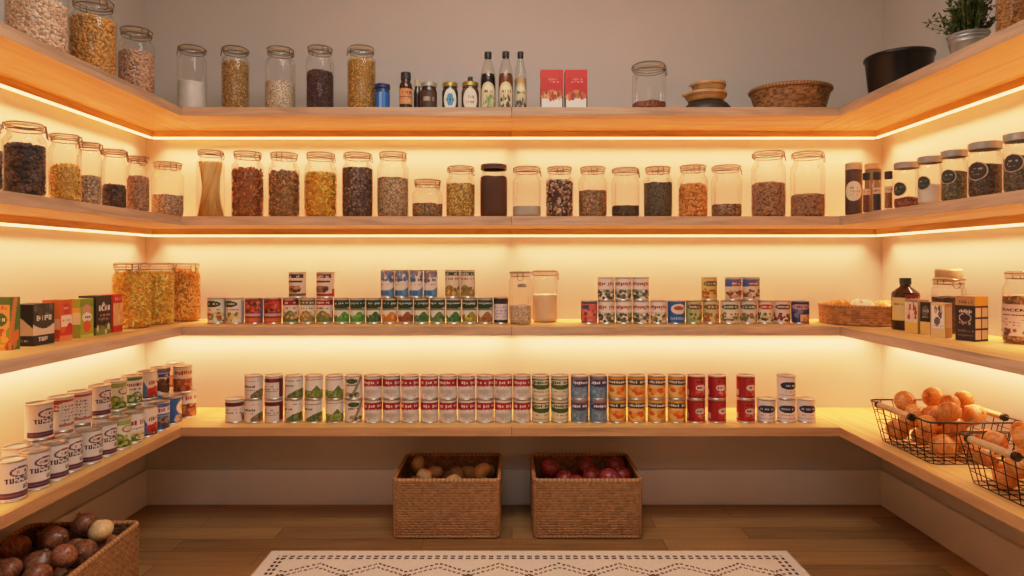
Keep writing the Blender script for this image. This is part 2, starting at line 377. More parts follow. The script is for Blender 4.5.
# back wall, lowest shelf
def d_white_mar(k=0):
    c = can_cv((232, 224, 214)); c.rect(-.6, 1.6, .72, .93, MAROON).scrib(.15, .75, .56, .05, INK, k).scrib(.15, .75, .42, .05, INK, k + 1).put((c.X > .74 + .2 * (.6 - c.Y)) & (c.Y < .36), (120, 70, 86)); return c
def d_white_brown(k=0):
    c = can_cv((232, 224, 212)); c.scrib(.06, .66, .82, .05, (120, 100, 90), k).scrib(.06, .6, .55, .11, (60, 48, 46), k + 1, .95).scrib(.06, .6, .38, .06, (80, 66, 60), k)
    c.put((c.Y < .42 - 1.6 * (.85 - c.X) ** 2) & (c.X > .42), (124, 112, 74)).spots(.6, 1, .06, .3, [(150, 130, 90), (100, 90, 60)], 8, .06, k); return c
def d_maroon_frame(k=0):
    c = can_cv((226, 216, 208)); c.rect(-.6, 1.6, .74, .95, MAROON).rect(.78, 1.7, .02, .95, MAROON).scrib(.15, .65, .56, .07, INK, k).scrib(.12, .7, .42, .05, (120, 90, 90), k + 1).rect(.08, .72, .3, .33, (140, 100, 100)); return c
def d_leaf(k=0):
    c = can_cv((230, 226, 212)); c.scrib(.1, .8, .84, .06, (120, 96, 84), k).scrib(.06, .5, .6, .1, INK, k, .9)
    c.put((c.Y < .44 - .9 * (.9 - c.X) ** 2) & (c.X > .28), (96, 112, 60)).spots(.55, 1, .1, .32, [(78, 96, 46), (130, 140, 80)], 10, .07, k); return c
def d_beans(k=0):
    c = can_cv((232, 226, 214)); c.rect(-.6, 1.6, .86, .93, (196, 150, 150)).put((c.Y < .62 - np.abs(c.X - .62) * 1.5), (96, 118, 50)).rect(-.6, 1.6, .06, .36, (128, 144, 66)).spots(.1, .95, .08, .34, [(100, 120, 48), (156, 164, 92)], 16, .06, k); return c
def d_abstract(k=0):
    c = can_cv((230, 222, 208)); c.rect(-.6, 1.6, .82, .93, (206, 196, 182)).ell(.5, .82, .22, .12, (70, 84, 52)).scrib(.3, .75, .62, .1, INK, k, .95)
    c.put(np.abs(c.X - .55 - .4 * (c.Y - .2)) < .06, (150, 130, 100)).spots(.3, .8, .06, .26, [(80, 88, 58), (170, 150, 120)], 7, .09, k); return c
def d_red_white(k=0):
    c = can_cv((226, 220, 212)); c.put((c.Y > .52 + .05 * np.sin(c.X * 3)) & (c.Y < .93), (166, 30, 36)); c.scrib(.15, .88, .74, .14, (232, 214, 206), k, .9)
    c.scrib(.3, .75, .58, .05, (214, 150, 146), k).ell(.5, .3, .28, .16, (204, 198, 186)).ell(.48, .30, .2, .1, (188, 182, 168)).scrib(.3, .7, .12, .05, (160, 130, 120), k); return c
def d_green_cream(k=0):
    c = can_cv((222, 214, 180)); c.rect(-.6, 1.6, .66, .92, (52, 88, 44)).ell(.5, .62, .48, .2, (52, 88, 44)).ell(.5, .75, .46, .12, (206, 200, 170)).scrib(.14, .86, .74, .12, (40, 70, 38), k, .95)
    c.scrib(.2, .8, .3, .06, (130, 120, 80), k).rect(-.6, 1.6, .08, .14, (190, 176, 124)); return c
def d_blue_bean(k=0):
    c = can_cv((108, 136, 162)); c.rect(-.6, 1.6, .86, .94, (150, 90, 100)).ell(.55, .72, .4, .18, (60, 56, 84)).scrib(.22, .86, .74, .13, (226, 220, 220), k, .95)
    c.scrib(.3, .8, .56, .06, (60, 60, 90), k).spots(.05, .95, .06, .4, [(90, 120, 146), (140, 164, 180)], 14, .07, k); return c
def d_peach(k=0):
    c = can_cv((214, 150, 40)); c.rect(.08, .95, .64, .9, (48, 50, 60)).scrib(.14, .9, .77, .12, (220, 212, 196), k, .95).ell(.5, .34, .42, .3, (236, 190, 110)).spots(.25, .75, .2, .46, [(226, 110, 40), (236, 150, 60), (214, 90, 30)], 9, .1, k)
    c.rect(-.6, -.05, .02, .3, (60, 80, 40)); return c
def d_red_tomato(k=0):
    c = can_cv((158, 24, 30)); c.rect(.42, .95, .1, .92, (176, 44, 44)).ell(.66, .5, .2, .15, (226, 208, 196)).scrib(.5, .84, .5, .1, (120, 30, 30), k, .9).scrib(.48, .9, .78, .08, (90, 20, 26), k).spots(.5, .9, .14, .32, [(206, 90, 80), (226, 140, 120)], 6, .06, k)
    c.rect(-.1, .18, .1, .4, (206, 176, 168)); return c
def d_white_badge(k=0):
    c = can_cv((232, 224, 214)); c.ell(.52, .6, .33, .19, (34, 34, 56)).scrib(.28, .78, .6, .09, (200, 196, 200), k, .9).scrib(.25, .8, .3, .06, (186, 130, 130), k).rect(.1, .9, .12, .18, (206, 180, 178)); return c
# third shelf cans
def d3_white(k=0, badge=(44, 70, 48), food=((196, 70, 60), (226, 196, 110), (120, 140, 80))):
    c = can_cv((228, 222, 200)); c.ell(.3, .8, .34, .14, badge).scrib(.12, .5, .8, .07, (220, 214, 190), k).scrib(.1, .7, .56, .07, (130, 110, 90), k).spots(.05, .95, .06, .42, list(food), 24, .075, k); c.rect(.78, 1.6, .05, .95, (170, 176, 190)); return c
def d3_redblue(k=0, side=True):
    c = can_cv((150, 44, 38)); c.spots(.05, .7, .45, .9, [(206, 70, 50), (70, 40, 40), (226, 120, 80)], 18, .08, k).scrib(.1, .7, .55, .13, (40, 34, 40), k, .95).rect(-.6, 1.6, .28, .38, (190, 170, 176)).rect(-.6, 1.6, .03, .2, (214, 104, 50))
    if side: c.rect(.74, 1.7, .02, .98, (92, 116, 160))
    return c
def d3_frame(k=0, top=(156, 30, 36), food=(90, 110, 54)):
    c = can_cv((226, 214, 190)); c.rect(-.6, 1.6, .74, .98, top).scrib(.16, .8, .85, .08, (230, 210, 196), k).scrib(.2, .75, .62, .07, (120, 90, 70), k).rect(-.6, 1.6, .02, .12, (176, 44, 44))
    c.hill(.45, .52, .3, .12, food).spots(.2, .75, .14, .42, [(190, 120, 60), (120, 136, 70), (214, 170, 110)], 10, .06, k).put((c.X > .86) & (c.Y < .5), (170, 40, 40)); return c
def d3_dark(k=0, cap=(58, 50, 46), low=(120, 82, 58), red=False):
    c = can_cv((228, 206, 180)); c.rect(-.6, .76, .8, .97, cap).scrib(.1, .68, .86, .09, (214, 200, 180), k).rect(-.05, .72, .6, .7, cap).ell(.36, .32, .3, .16, (150, 104, 76)).spots(.15, .6, .2, .42, [(120, 90, 60), (190, 140, 100), (90, 50, 40)], 9, .07, k).rect(-.6, 1.6, .02, .14, low)
    if red: c.put((c.X > .8) & (c.Y < .34), (176, 36, 38))
    return c
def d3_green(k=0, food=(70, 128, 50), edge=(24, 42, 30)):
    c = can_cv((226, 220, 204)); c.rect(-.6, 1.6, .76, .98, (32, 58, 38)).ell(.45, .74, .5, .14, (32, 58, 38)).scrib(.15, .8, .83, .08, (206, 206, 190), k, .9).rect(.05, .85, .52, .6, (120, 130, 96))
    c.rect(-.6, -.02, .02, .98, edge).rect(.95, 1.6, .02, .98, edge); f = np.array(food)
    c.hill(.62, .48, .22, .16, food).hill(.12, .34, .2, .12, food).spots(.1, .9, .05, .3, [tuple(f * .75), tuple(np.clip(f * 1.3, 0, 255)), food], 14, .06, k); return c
def d3_lilac():
    c = can_cv((40, 36, 40)); c.rect(.14, .86, .12, .78, (214, 206, 214))
    for i in range(4): c.scrib(.22, .78, .24 + .13 * i, .05, (130, 120, 140), i)
    return c
def d3_blue(k=0):
    c = can_cv((228, 214, 196)); c.spots(-.05, 1.05, .62, .97, [(70, 110, 160), (150, 110, 100), (110, 140, 176)], 26, .09, k).scrib(.05, .8, .66, .11, (60, 60, 90), k, .9).scrib(.1, .7, .48, .05, (150, 130, 120), k).rect(-.6, .7, .02, .26, (48, 108, 164)).put((c.X > .55) & (c.Y < .42 - (1 - c.X) * .4), (90, 136, 176)).rect(.9, 1.6, .02, .98, (84, 76, 84)); return c
def d3_olive(k=0):
    c = can_cv((224, 204, 176)); c.rect(-.6, 1.6, .84, .98, (62, 66, 48)).scrib(.12, .84, .9, .08, (206, 200, 170), k).scrib(.1, .8, .7, .09, (150, 90, 66), k, .9).hill(.4, .46, .34, .1, (136, 116, 50)).spots(.1, .9, .05, .34, [(170, 120, 60), (110, 100, 50), (200, 160, 90)], 14, .07, k).rect(.9, 1.6, .02, .98, (90, 92, 96)); return c
def d3_script(k=0, food=((92, 96, 74), (150, 146, 116), (70, 74, 60)), bgc=(232, 222, 208), tx=(164, 40, 44)):
    c = can_cv(bgc); c.scrib(.12, .85, .74, .15, tx, k, .97).ell(.5, .74, .44, .1, tx, .8).rect(-.6, 1.6, .44, .5, (206, 196, 180)).spots(.0, 1.0, .05, .42, list(food), 34, .075, k); return c
def d3_bluered():
    c = can_cv((54, 60, 84)); c.rect(.16, .95, .06, .92, (196, 100, 92)).rect(.0, .5, .66, .86, (50, 70, 120)).spots(.3, .9, .1, .6, [(226, 190, 170), (150, 40, 44), (214, 130, 110)], 14, .08, 3); return c
def d3_bluecirc():
    c = can_cv((40, 92, 158)); c.ell(.62, .66, .3, .25, (230, 214, 196)).ell(.62, .7, .2, .1, (170, 70, 70)).scrib(.3, .9, .2, .14, (150, 180, 210), 4, .9).rect(-.05, .16, .1, .9, (80, 130, 190)); return c
def d3_label(k=0, bgc=(176, 182, 120), oval=(110, 70, 50), food=((110, 130, 60), (200, 190, 120), (90, 110, 50)), low=None):
    c = can_cv(bgc); c.ell(.55, .76, .36, .13, oval).scrib(.3, .82, .76, .07, (226, 214, 190), k).spots(.08, .95, .08, .44, list(food), 26, .075, k)
    if low: c.rect(-.6, 1.6, .0, .06, low)
    return c
def d3_navy():
    c = can_cv((44, 56, 100)); c.ell(.55, .76, .4, .14, (190, 150, 150)).scrib(.25, .88, .76, .09, (90, 40, 60), 2, .9).spots(.1, .6, .25, .6, [(80, 96, 140), (120, 120, 150)], 8, .09, 2).rect(.52, 1.0, .05, .38, (222, 180, 130)).spots(.58, .95, .08, .34, [(206, 120, 60)], 5, .06, 3); return c

# ---------------------------------------------------------------- tins
CANMESH = {}
def can_meshes(key, cv, r, h, steel=STEEL):
    k = (key, r, h)
    if k in CANMESH: return CANMESH[k]
    b = MB().lathe([(0.0001, .003), (r - .006, .003), (r - .004, 0), (r + .0004, .0005), (r + .0008, .002), (r - .0006, .004), (r - .0012, .006), (r - .0012, h - .006), (r - .0006, h - .004), (r + .0008, h - .002), (r + .0006, h), (r - .0035, h), (r - .0045, h - .004), (r * .62, h - .0035), (r * .6, h - .0042), (0.0001, h - .0042)], 40)
    w, hh = cv.w, cv.h
    a = (np.arange(w + 1) / w - .5) * 2 * np.pi
    z = .0055 + np.arange(hh + 1) / hh * (h - .011)
    P = np.stack([np.broadcast_to((r - .0006) * np.sin(a), (hh + 1, w + 1)), np.broadcast_to(-(r - .0006) * np.cos(a), (hh + 1, w + 1)), np.broadcast_to(z[:, None], (hh + 1, w + 1))], 2)
    l = MB().grid(P, w + 1, hh + 1)
    bo = b.build('can_body', steel); lo = l.build('paper_label', PRINT, facecol=cv.a.reshape(-1, 3) * .88, angle=None)
    bo.parent = None
    CANMESH[k] = (bo.data, lo.data)
    bpy.data.objects.remove(bo); bpy.data.objects.remove(lo)
    return CANMESH[k]
def can(key, cv, r, h, X, Y, Z, rz, label, group, cat='can'):
    mb, ml = can_meshes(key, cv, r, h)
    t = thing('food_can', label, cat, (X, Y, Z), rz, group)
    for n_, m_ in (('can_body', mb), ('paper_label', ml)):
        o = bpy.data.objects.new(n_, m_); col.objects.link(o); o.parent = t
    return t

# lowest shelf, back wall: (px left, px right, designs bottom->top, phrase)
RC, HC, YC = 0.0362, 0.0935, 2.602
rowA = [(226.2, 243.7, [('wm', d_white_mar())], ['white food can with a maroon band, standing alone at the start of the can row']),
        (245, 263, [('wb', d_white_brown()), ('wb2', d_white_brown(5))], ['lower', 'upper'], 'white can with a brown foot picture, second column of the can row'),
        (265, 283, [('mf', d_maroon_frame()), ('mf', None)], ['lower', 'upper'], 'white can framed in maroon, third column of the can row'),
        (285, 303, [('lf', d_leaf()), ('lf2', d_leaf(4))], ['lower', 'upper'], 'white can with an olive leaf slope, beside the maroon-framed column'),
        (305, 322.5, [('lf3', d_leaf(7)), ('bn', d_beans())], ['lower white can with a green heap picture, between two green-pictured columns', 'upper can with a pointed green bean picture, over the green heap can']),
        (326, 343.5, [('bn2', d_beans(3)), ('bn', None)], ['lower', 'upper'], 'green bean picture can, second column before the red tins'),
        (345, 362.5, [('ab', d_abstract()), ('ab2', d_abstract(6))], ['lower', 'upper'], 'cream can with loose dark marks, column just before the red tins')]
DES = {}
def cell(px0, px1, z, h=HC, Y=YC): return wx((px0 + px1) / 2, Y), Y, z
GA = 'food cans in a row on the lowest shelf along the back wall'
def stack_col(p0, p1, des, labels, base=S4, r=RC, h=HC, Y=YC, grp=GA, rzs=None):
    for i, (k, cv) in enumerate(des):
        if cv is not None: DES[k] = cv
        X, Yy, _ = cell(p0, p1, 0, Y=Y)
        rz = rng.uniform(-.16, .16) - .5 * math.atan2(X, Yy)
        can(k, DES[k], r, h, X + rng.uniform(-.0008, .0008), Yy, base + .0004 + i * (h + .0003), rz, labels[i], grp)
for e in rowA:
    labs = e[3] if len(e) == 4 else [f'{w} {e[4]}' for w in e[3]]
    stack_col(e[0], e[1], e[2], labs)
reds = [(364, 382), (383, 400.5), (401.5, 419), (421, 438), (439.5, 456.5), (458, 475), (477, 493.5), (495.3, 511.5), (513.5, 530.5)]
for k in range(4): DES[f'rw{k}'] = d_red_white(k)
for i, (a, b) in enumerate(reds):
    stack_col(a, b, [(f'rw{(i * 2) % 4}', None), (f'rw{(i + 1) % 4}', None)], [f'{w} red-topped white soup can, {NUM[i]} of its nine columns from the left' for w in ('lower', 'upper')])
def pair_cols(cols, keys, phrase):
    for i, (a, b) in enumerate(cols):
        stack_col(a, b, [(keys[(2 * i) % len(keys)], None), (keys[(2 * i + 1) % len(keys)], None)], [f'{w} {phrase}, {NUM[i]} of {len(cols)} columns from the left' for w in ('lower', 'upper')])
for k in range(3):
    DES[f'gc{k}'] = d_green_cream(k); DES[f'bb{k}'] = d_blue_bean(k); DES[f'pe{k}'] = d_peach(k); DES[f'rt{k}'] = d_red_tomato(k); DES[f'wbg{k}'] = d_white_badge(k)
pair_cols([(532, 549.5), (551, 568.5)], ['gc0', 'gc1', 'gc2'], 'cream can with a dark green banner')
pair_cols([(571, 588), (589.5, 607)], ['bb0', 'bb1', 'bb2'], 'grey-blue can with a dark oval name')
pair_cols([(609, 625.5), (628, 645), (648, 665), (668, 685)], ['pe0', 'pe1', 'pe2'], 'yellow-orange fruit can with a dark banner')
pair_cols([(687, 705), (708, 726), (736.5, 755)], ['rt0', 'rt1', 'rt2'], 'deep red can with a pale name panel')
stack_col(756.9, 775.5, [('wbg0', None)], ['white can with a navy oval badge, beside the last red can'])
stack_col(777.2, 794.8, [('wbg1', None), ('wbg2', None)], ['white can with a navy oval badge, carrying another can on top', 'white can with a navy oval badge, alone on top of its row'])
stack_col(796.6, 815, [('wbg0', None)], ['white can with a navy oval badge, last at the shelf corner'])

# third shelf, back wall
R3, H3, Y3 = 0.0318, 0.105, 2.642
G3 = 'food cans on the third shelf along the back wall'
def can3(p0, p1, key, cv, label, lvl=0, r=None, h=H3, hb=None, rz=None):
    if cv is not None: DES[key] = cv
    X, Y, _ = cell(p0, p1, 0, Y=Y3)
    rr = r or (p1 - p0) * Y3 / F / 2 * 0.985
    rr = round(rr, 4)
    z = S3 + .0004 + (hb if hb is not None else 0)
    can(key, DES[key], rr, h, X, Y, z, rng.uniform(-.12, .12) - .8 * math.atan2(X, Y) if rz is None else rz, label, G3)
can3(208, 225.8, 'a1', d3_white(), 'first cream can on the third shelf, dark oval badge, red food picture')
can3(226.2, 244, 'a2', d3_white(5, (50, 70, 44), ((226, 206, 120), (140, 120, 60), (226, 214, 170))), 'second cream can on the third shelf, yellow food picture')
can3(245.3, 263, 'a3', d3_redblue(), 'red and dark can with a blue side, third on the third shelf')
can3(264.2, 281.5, 'a4', d3_redblue(4, False), 'red and dark can beside the blue-sided one, fourth on the third shelf')
can3(283, 298.8, 'a5', d3_frame(), 'red-framed can under the stacked dark-topped can')
can3(299.4, 315.4, 'a6', d3_frame(3, (110, 96, 50), (150, 130, 70)), 'olive-topped can between two red-topped cans')
can3(316, 333, 'a7', d3_frame(6, (156, 30, 36), (110, 120, 60)), 'red-framed can beside the run of green cans')
can3(289, 306, 'a8', d3_dark(), 'dark-topped can stacked on the red-framed cans, brown foot', hb=H3 + .0004)
can3(316.5, 334.5, 'a9', d3_dark(4, (120, 30, 36), (170, 40, 40), True), 'red-topped can stacked above the last red-framed can', hb=H3 + .0004)
foods = [(80, 140, 56), (84, 146, 60), (50, 90, 50), (196, 120, 50), (150, 80, 50), (70, 116, 64), (90, 124, 70), (66, 120, 60), (150, 140, 50), (160, 104, 60)]
fw = ['bright green', 'fresh green', 'deep green', 'orange', 'reddish brown', 'mid green', 'grey-green', 'leaf green', 'yellow-green', 'tan brown']
gx = [334, 350, 366, 382, 397.8, 413.7, 429.8, 446, 462, 477.6]
for i, x in enumerate(gx):
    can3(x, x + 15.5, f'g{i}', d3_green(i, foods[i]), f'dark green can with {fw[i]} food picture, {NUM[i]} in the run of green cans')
can3(493.4, 508.4, 'li', d3_lilac(), 'black tin with a pale lilac panel, at the end of the green cans', h=.108, rz=0)
for i, x in enumerate([380.5, 394.8, 409.1, 423.6]):
    can3(x, x + 14.1, f'bl{i}', d3_blue(i), f'blue and cream can on top of the green cans, {NUM[i]} of four', hb=H3 + .0004, h=.114)
for i, x in enumerate([445, 460.2]):
    can3(x, x + 14.9, f'ol{i}', d3_olive(i), f'olive-topped brown can on top of the green cans, {NUM[i]} of two', hb=H3 + .0004, h=.114)
H3b = .0945
def can3b(*a, **k): k['h'] = H3b; can3(*a, **k)
can3b(580.7, 597.5, 'b1', d3_bluered(), 'dark blue can with a red panel, first of the right-hand can row')
for i, x in enumerate([598, 615.4, 632.8]):
    can3b(x, x + 16.9, f'sc{i}', d3_script(i), f'lower white can with red script and grey food, {NUM[i]} of three')
    can3b(x - .6, x + 16.2, f'sc{i}', None, f'upper white can with red script and grey food, {NUM[i]} of three', hb=H3b + .0004)
can3b(650.2, 666.8, 'sc3', d3_script(7, ((110, 120, 60), (190, 150, 90), (80, 96, 50))), 'white can with red script and green food, beside the bright blue can')
can3b(667.3, 685, 'bc', d3_bluecirc(), 'bright blue can with a pale round picture')
can3b(685.8, 702, 'b2', d3_label(1), 'pale green can with a brown oval, right of the bright blue can')
can3b(702.6, 719, 'b3', d3_label(2, (206, 190, 130), (120, 90, 50), ((206, 110, 50), (120, 130, 60), (190, 80, 50))), 'lower yellow can with orange food, under the stacked yellow can')
can3b(701.4, 717, 'b4', d3_label(3, (216, 190, 100), (110, 90, 40), ((206, 120, 50), (150, 90, 60), (230, 170, 70))), 'upper yellow-orange can, single on top of its can', hb=H3b + .0004)
can3b(720.4, 738.8, 'b5', d3_label(4, (226, 216, 190), (70, 96, 60), ((120, 120, 70), (140, 90, 60), (206, 190, 140))), 'cream can with green oval, under the first blue-topped can')
can3b(739.6, 757, 'b6', d3_label(5, (222, 206, 180), (96, 90, 70), ((110, 110, 66), (150, 100, 70), (190, 170, 120))), 'cream can with grey oval, under the second blue-topped can')
for i, (a, b) in enumerate([(725, 741.4), (742.4, 759.4)]):
    can3b(a, b, f'b7{i}', d3_label(6 + i, (226, 206, 176), (140, 60, 80), ((150, 70, 56), (120, 80, 60), (206, 150, 110))).rect(-.6, .4, .6, .98, (70, 100, 160)).rect(-.6, 1.6, .88, .98, (74, 106, 166)), f'upper can with a blue top and brown food, {NUM[i]} of two', hb=H3b + .0004)
can3b(757.8, 773, 'b8', d3_label(8, (228, 214, 190), (190, 60, 54), ((90, 110, 60), (210, 180, 110), (60, 60, 40))), 'white and red can with green food, beside the brown can')
can3b(773.6, 790, 'b9', d3_label(9, (230, 208, 190), (110, 50, 50), ((120, 54, 46), (150, 80, 60), (96, 44, 40))), 'white can with dark red-brown food, beside the navy can')
can3b(791.3, 808.8, 'b10', d3_navy(), 'navy blue can with an orange picture, last of the can row')

# lowest shelf, left wall
RL, HL = 0.0358, 0.108
GL = 'food cans crowded on the lowest shelf along the left wall'
for k in range(3): DES[f'tz{k}'] = d_tuzzuz(k)
DES.update(prez=d_prez(), gl=d_green_left(), gl2=d_green_left(5), gw=d_green_white(), gw2=d_green_white(6), rx=d_redtext(), bt=d_blue_tomato(), bt2=d_blue_tomato(5), bs=d_blue_stripe(), br=d_blue_round(), br1=d_brown_right(), br2=d_brown_right(4), nv=d_navy_top(), nv2=d_navy_top(5))
frontL = [(1.743, 'tz0', 'white can with oval logo, nearest the camera in the front row'), (1.829, 'tz1', 'white can with oval logo, second in the front row'), (1.907, 'tz2', 'white can with oval logo, third in the front row'),
          (1.985, 'tz0', 'white can with oval logo, fourth in the front row'), (2.065, 'tz1', 'white can with oval logo, fifth in the front row'), (2.143, 'tz2', 'white can with oval logo, sixth and farthest of the front row'),
          (2.222, 'gl', 'lime green and cream can in the front row'), (2.302, 'rx', 'white can with red lettering and a green heap'), (2.388, 'bt', 'lower blue and cream can with red tomatoes'),
          (2.475, 'bs', 'blue can with a white and red band, front row'), (2.575, 'br', 'deep blue can with a large pale circle'), (2.685, 'br1', 'white and brown can, last by the back corner')]
XF = [-1.357] * 12; XF[3] = -1.367; XF[10] = -1.362; XF[11] = -1.357
for i, (y, k, l) in enumerate(frontL):
    can(k, DES[k], RL, HL, XF[i], y, S4 + .0004, R((60 if i < 6 else 42) + rng.uniform(-4, 4)), l, GL)
backL = [(1.868, 'tz0', None, None, 'white can with its bare lid showing, behind the front row'), (1.948, 'tz1', 'tz2', 'white can with oval logo, alone on the upper tier'), (2.042, 'prez', 'prez', 'can with a red name block and yellow side'), (2.130, 'tz2', 'prez2', 'white can showing its small-print back'), (2.232, 'tz1', 'tz0', 'white can with oval logo beside the green cans'),
         (2.325, 'gl2', 'gl', 'green food can with pale lid on the upper tier'), (2.425, 'gw2', 'gw', 'white can with green vegetables on the upper tier'), (2.525, 'bt2', 'bt', 'upper blue and cream can with red tomatoes'), (2.618, 'nv2', 'nv', 'white can with a navy band on the upper tier'), (2.752, 'br2', 'br1', 'brown and white can by the wall, upper tier at the corner')]
DES['prez2'] = DES['prez']
for i, e in enumerate(backL):
    y = e[0]; x = -1.437 if i < 9 else -1.447
    low = e[4] if len(e) == 5 else None
    can(e[1], DES[e[1]], RL, HL, x, y, S4 + .0004, R(50), low or f'lower can beneath the {e[3]}', GL)
    if e[2]: can(e[2], DES[e[2]], RL, HL, x + .004, y, S4 + HL + .001, R(-15 if e[2] == 'prez2' else 18 if e[2] == 'prez' else 62 if i in (1, 4) else 40), e[3], GL)
can('br2', DES['br2'], RL, HL, -1.362, 2.660, S4 + HL + .001, R(40), 'brown and white can on the upper tier, in front of the corner can', GL)

# ---------------------------------------------------------------- jars
def solve_round(xl, xr, Y=None, xedge=None, side=0):
    a1, a2 = math.atan((xl - 512) / F), math.atan((xr - 512) / F)
    mid, half = (a1 + a2) / 2, (a2 - a1) / 2
    if Y is not None: d = Y / math.cos(mid); return d * math.sin(mid), Y, d * math.sin(half)
    r = 0.05
    for _ in range(20):
        X = xedge + side * (0.012 + r); d = X / math.sin(mid); r = d * math.sin(half)
    return X, d * math.cos(mid), r
BEANS = {}
def ico():
    t = (1 + 5 ** .5) / 2
    v = np.array([(-1, t, 0), (1, t, 0), (-1, -t, 0), (1, -t, 0), (0, -1, t), (0, 1, t), (0, -1, -t), (0, 1, -t), (t, 0, -1), (t, 0, 1), (-t, 0, -1), (-t, 0, 1)], float)
    f = [(0, 11, 5), (0, 5, 1), (0, 1, 7), (0, 7, 10), (0, 10, 11), (1, 5, 9), (5, 11, 4), (11, 10, 2), (10, 7, 6), (7, 1, 8), (3, 9, 4), (3, 4, 2), (3, 2, 6), (3, 6, 8), (3, 8, 9), (4, 9, 5), (2, 4, 11), (6, 2, 10), (8, 6, 7), (9, 8, 1)]
    return v / np.linalg.norm(v[0]), f
def piece(shape):
    if shape == 'tube':      # short pasta tube
        n = 6; a = np.arange(n) * 2 * np.pi / n
        v = np.concatenate([np.stack([np.full(n, s), .27 * np.cos(a), .27 * np.sin(a)], 1) for s in (-1, 1)])
        return v, [(j, (j + 1) % n, n + (j + 1) % n, n + j) for j in range(n)]
    if shape == 'curl':      # spiral or elbow pasta: a bent tube
        n = 5; k = 5; pts = []
        for i in range(k):
            q = (i / (k - 1) - .5) * 2.6; c = np.array([math.sin(q), 1 - math.cos(q) - .4, .25 * q]); rad = np.array([math.sin(q), -math.cos(q), 0])
            for j in range(n):
                a = 2 * math.pi * j / n; pts.append(c + .33 * (math.cos(a) * rad + math.sin(a) * np.array([0, 0, 1.0])))
        return np.array(pts), [(i * n + j, i * n + (j + 1) % n, (i + 1) * n + (j + 1) % n, (i + 1) * n + j) for i in range(k - 1) for j in range(n)]
    return ico()
def heap(mb, r, h, size, n, shape, asp, rs, dome=0.0, r0=None):
    """pieces lying against the glass and on top of the filling"""
    v, f = piece(shape); v = v * np.array(asp) * size
    side = int(n * h / (h + r * .5))
    Q = nrg.normal(size=(n, 4)); Q /= np.linalg.norm(Q, axis=1)[:, None]
    w, x, y, z = Q.T
    M = np.stack([1 - 2 * (y * y + z * z), 2 * (x * y - z * w), 2 * (x * z + y * w), 2 * (x * y + z * w), 1 - 2 * (x * x + z * z), 2 * (y * z - x * w), 2 * (x * z - y * w), 2 * (y * z + x * w), 1 - 2 * (x * x + y * y)], 1).reshape(n, 3, 3)
    th = nrg.uniform(0, 2 * np.pi, n); m = size * max(asp) * .9
    rad = np.empty(n); zz = np.empty(n)
    rad[:side] = r - m * nrg.uniform(.75, 1.1, side); zz[:side] = nrg.uniform(m, max(h - m * .3, m * 1.01), side)
    k = n - side
    rad[side:] = (r - m) * np.sqrt(nrg.uniform(0, 1, k)); zz[side:] = h + nrg.uniform(-.5, .35, k) * m + dome * (1 - (rad[side:] / r) ** 2)
    lim = rs(np.clip(zz, 0, 9)) - m * .8
    rad = np.minimum(rad, lim)
    c = np.stack([rad * np.cos(th), rad * np.sin(th), zz], 1)
    V = np.einsum('nij,kj->nki', M, v) * nrg.uniform(.8, 1.15, (n, 1, 1)) + c[:, None]
    # keep inside the glass
    rr = np.hypot(V[..., 0], V[..., 1]); cap = np.minimum(1, (rs(np.clip(V[..., 2], 0, 9)) - .0002) / np.maximum(rr, 1e-6))
    V[..., 0] *= cap; V[..., 1] *= cap; V[..., 2] = np.maximum(V[..., 2], .0035)
    F_ = []
    kv = len(v)
    for i in range(n): F_ += [tuple(i * kv + j for j in q) for q in f]
    mb.add(V.reshape(-1, 3), F_, 0)
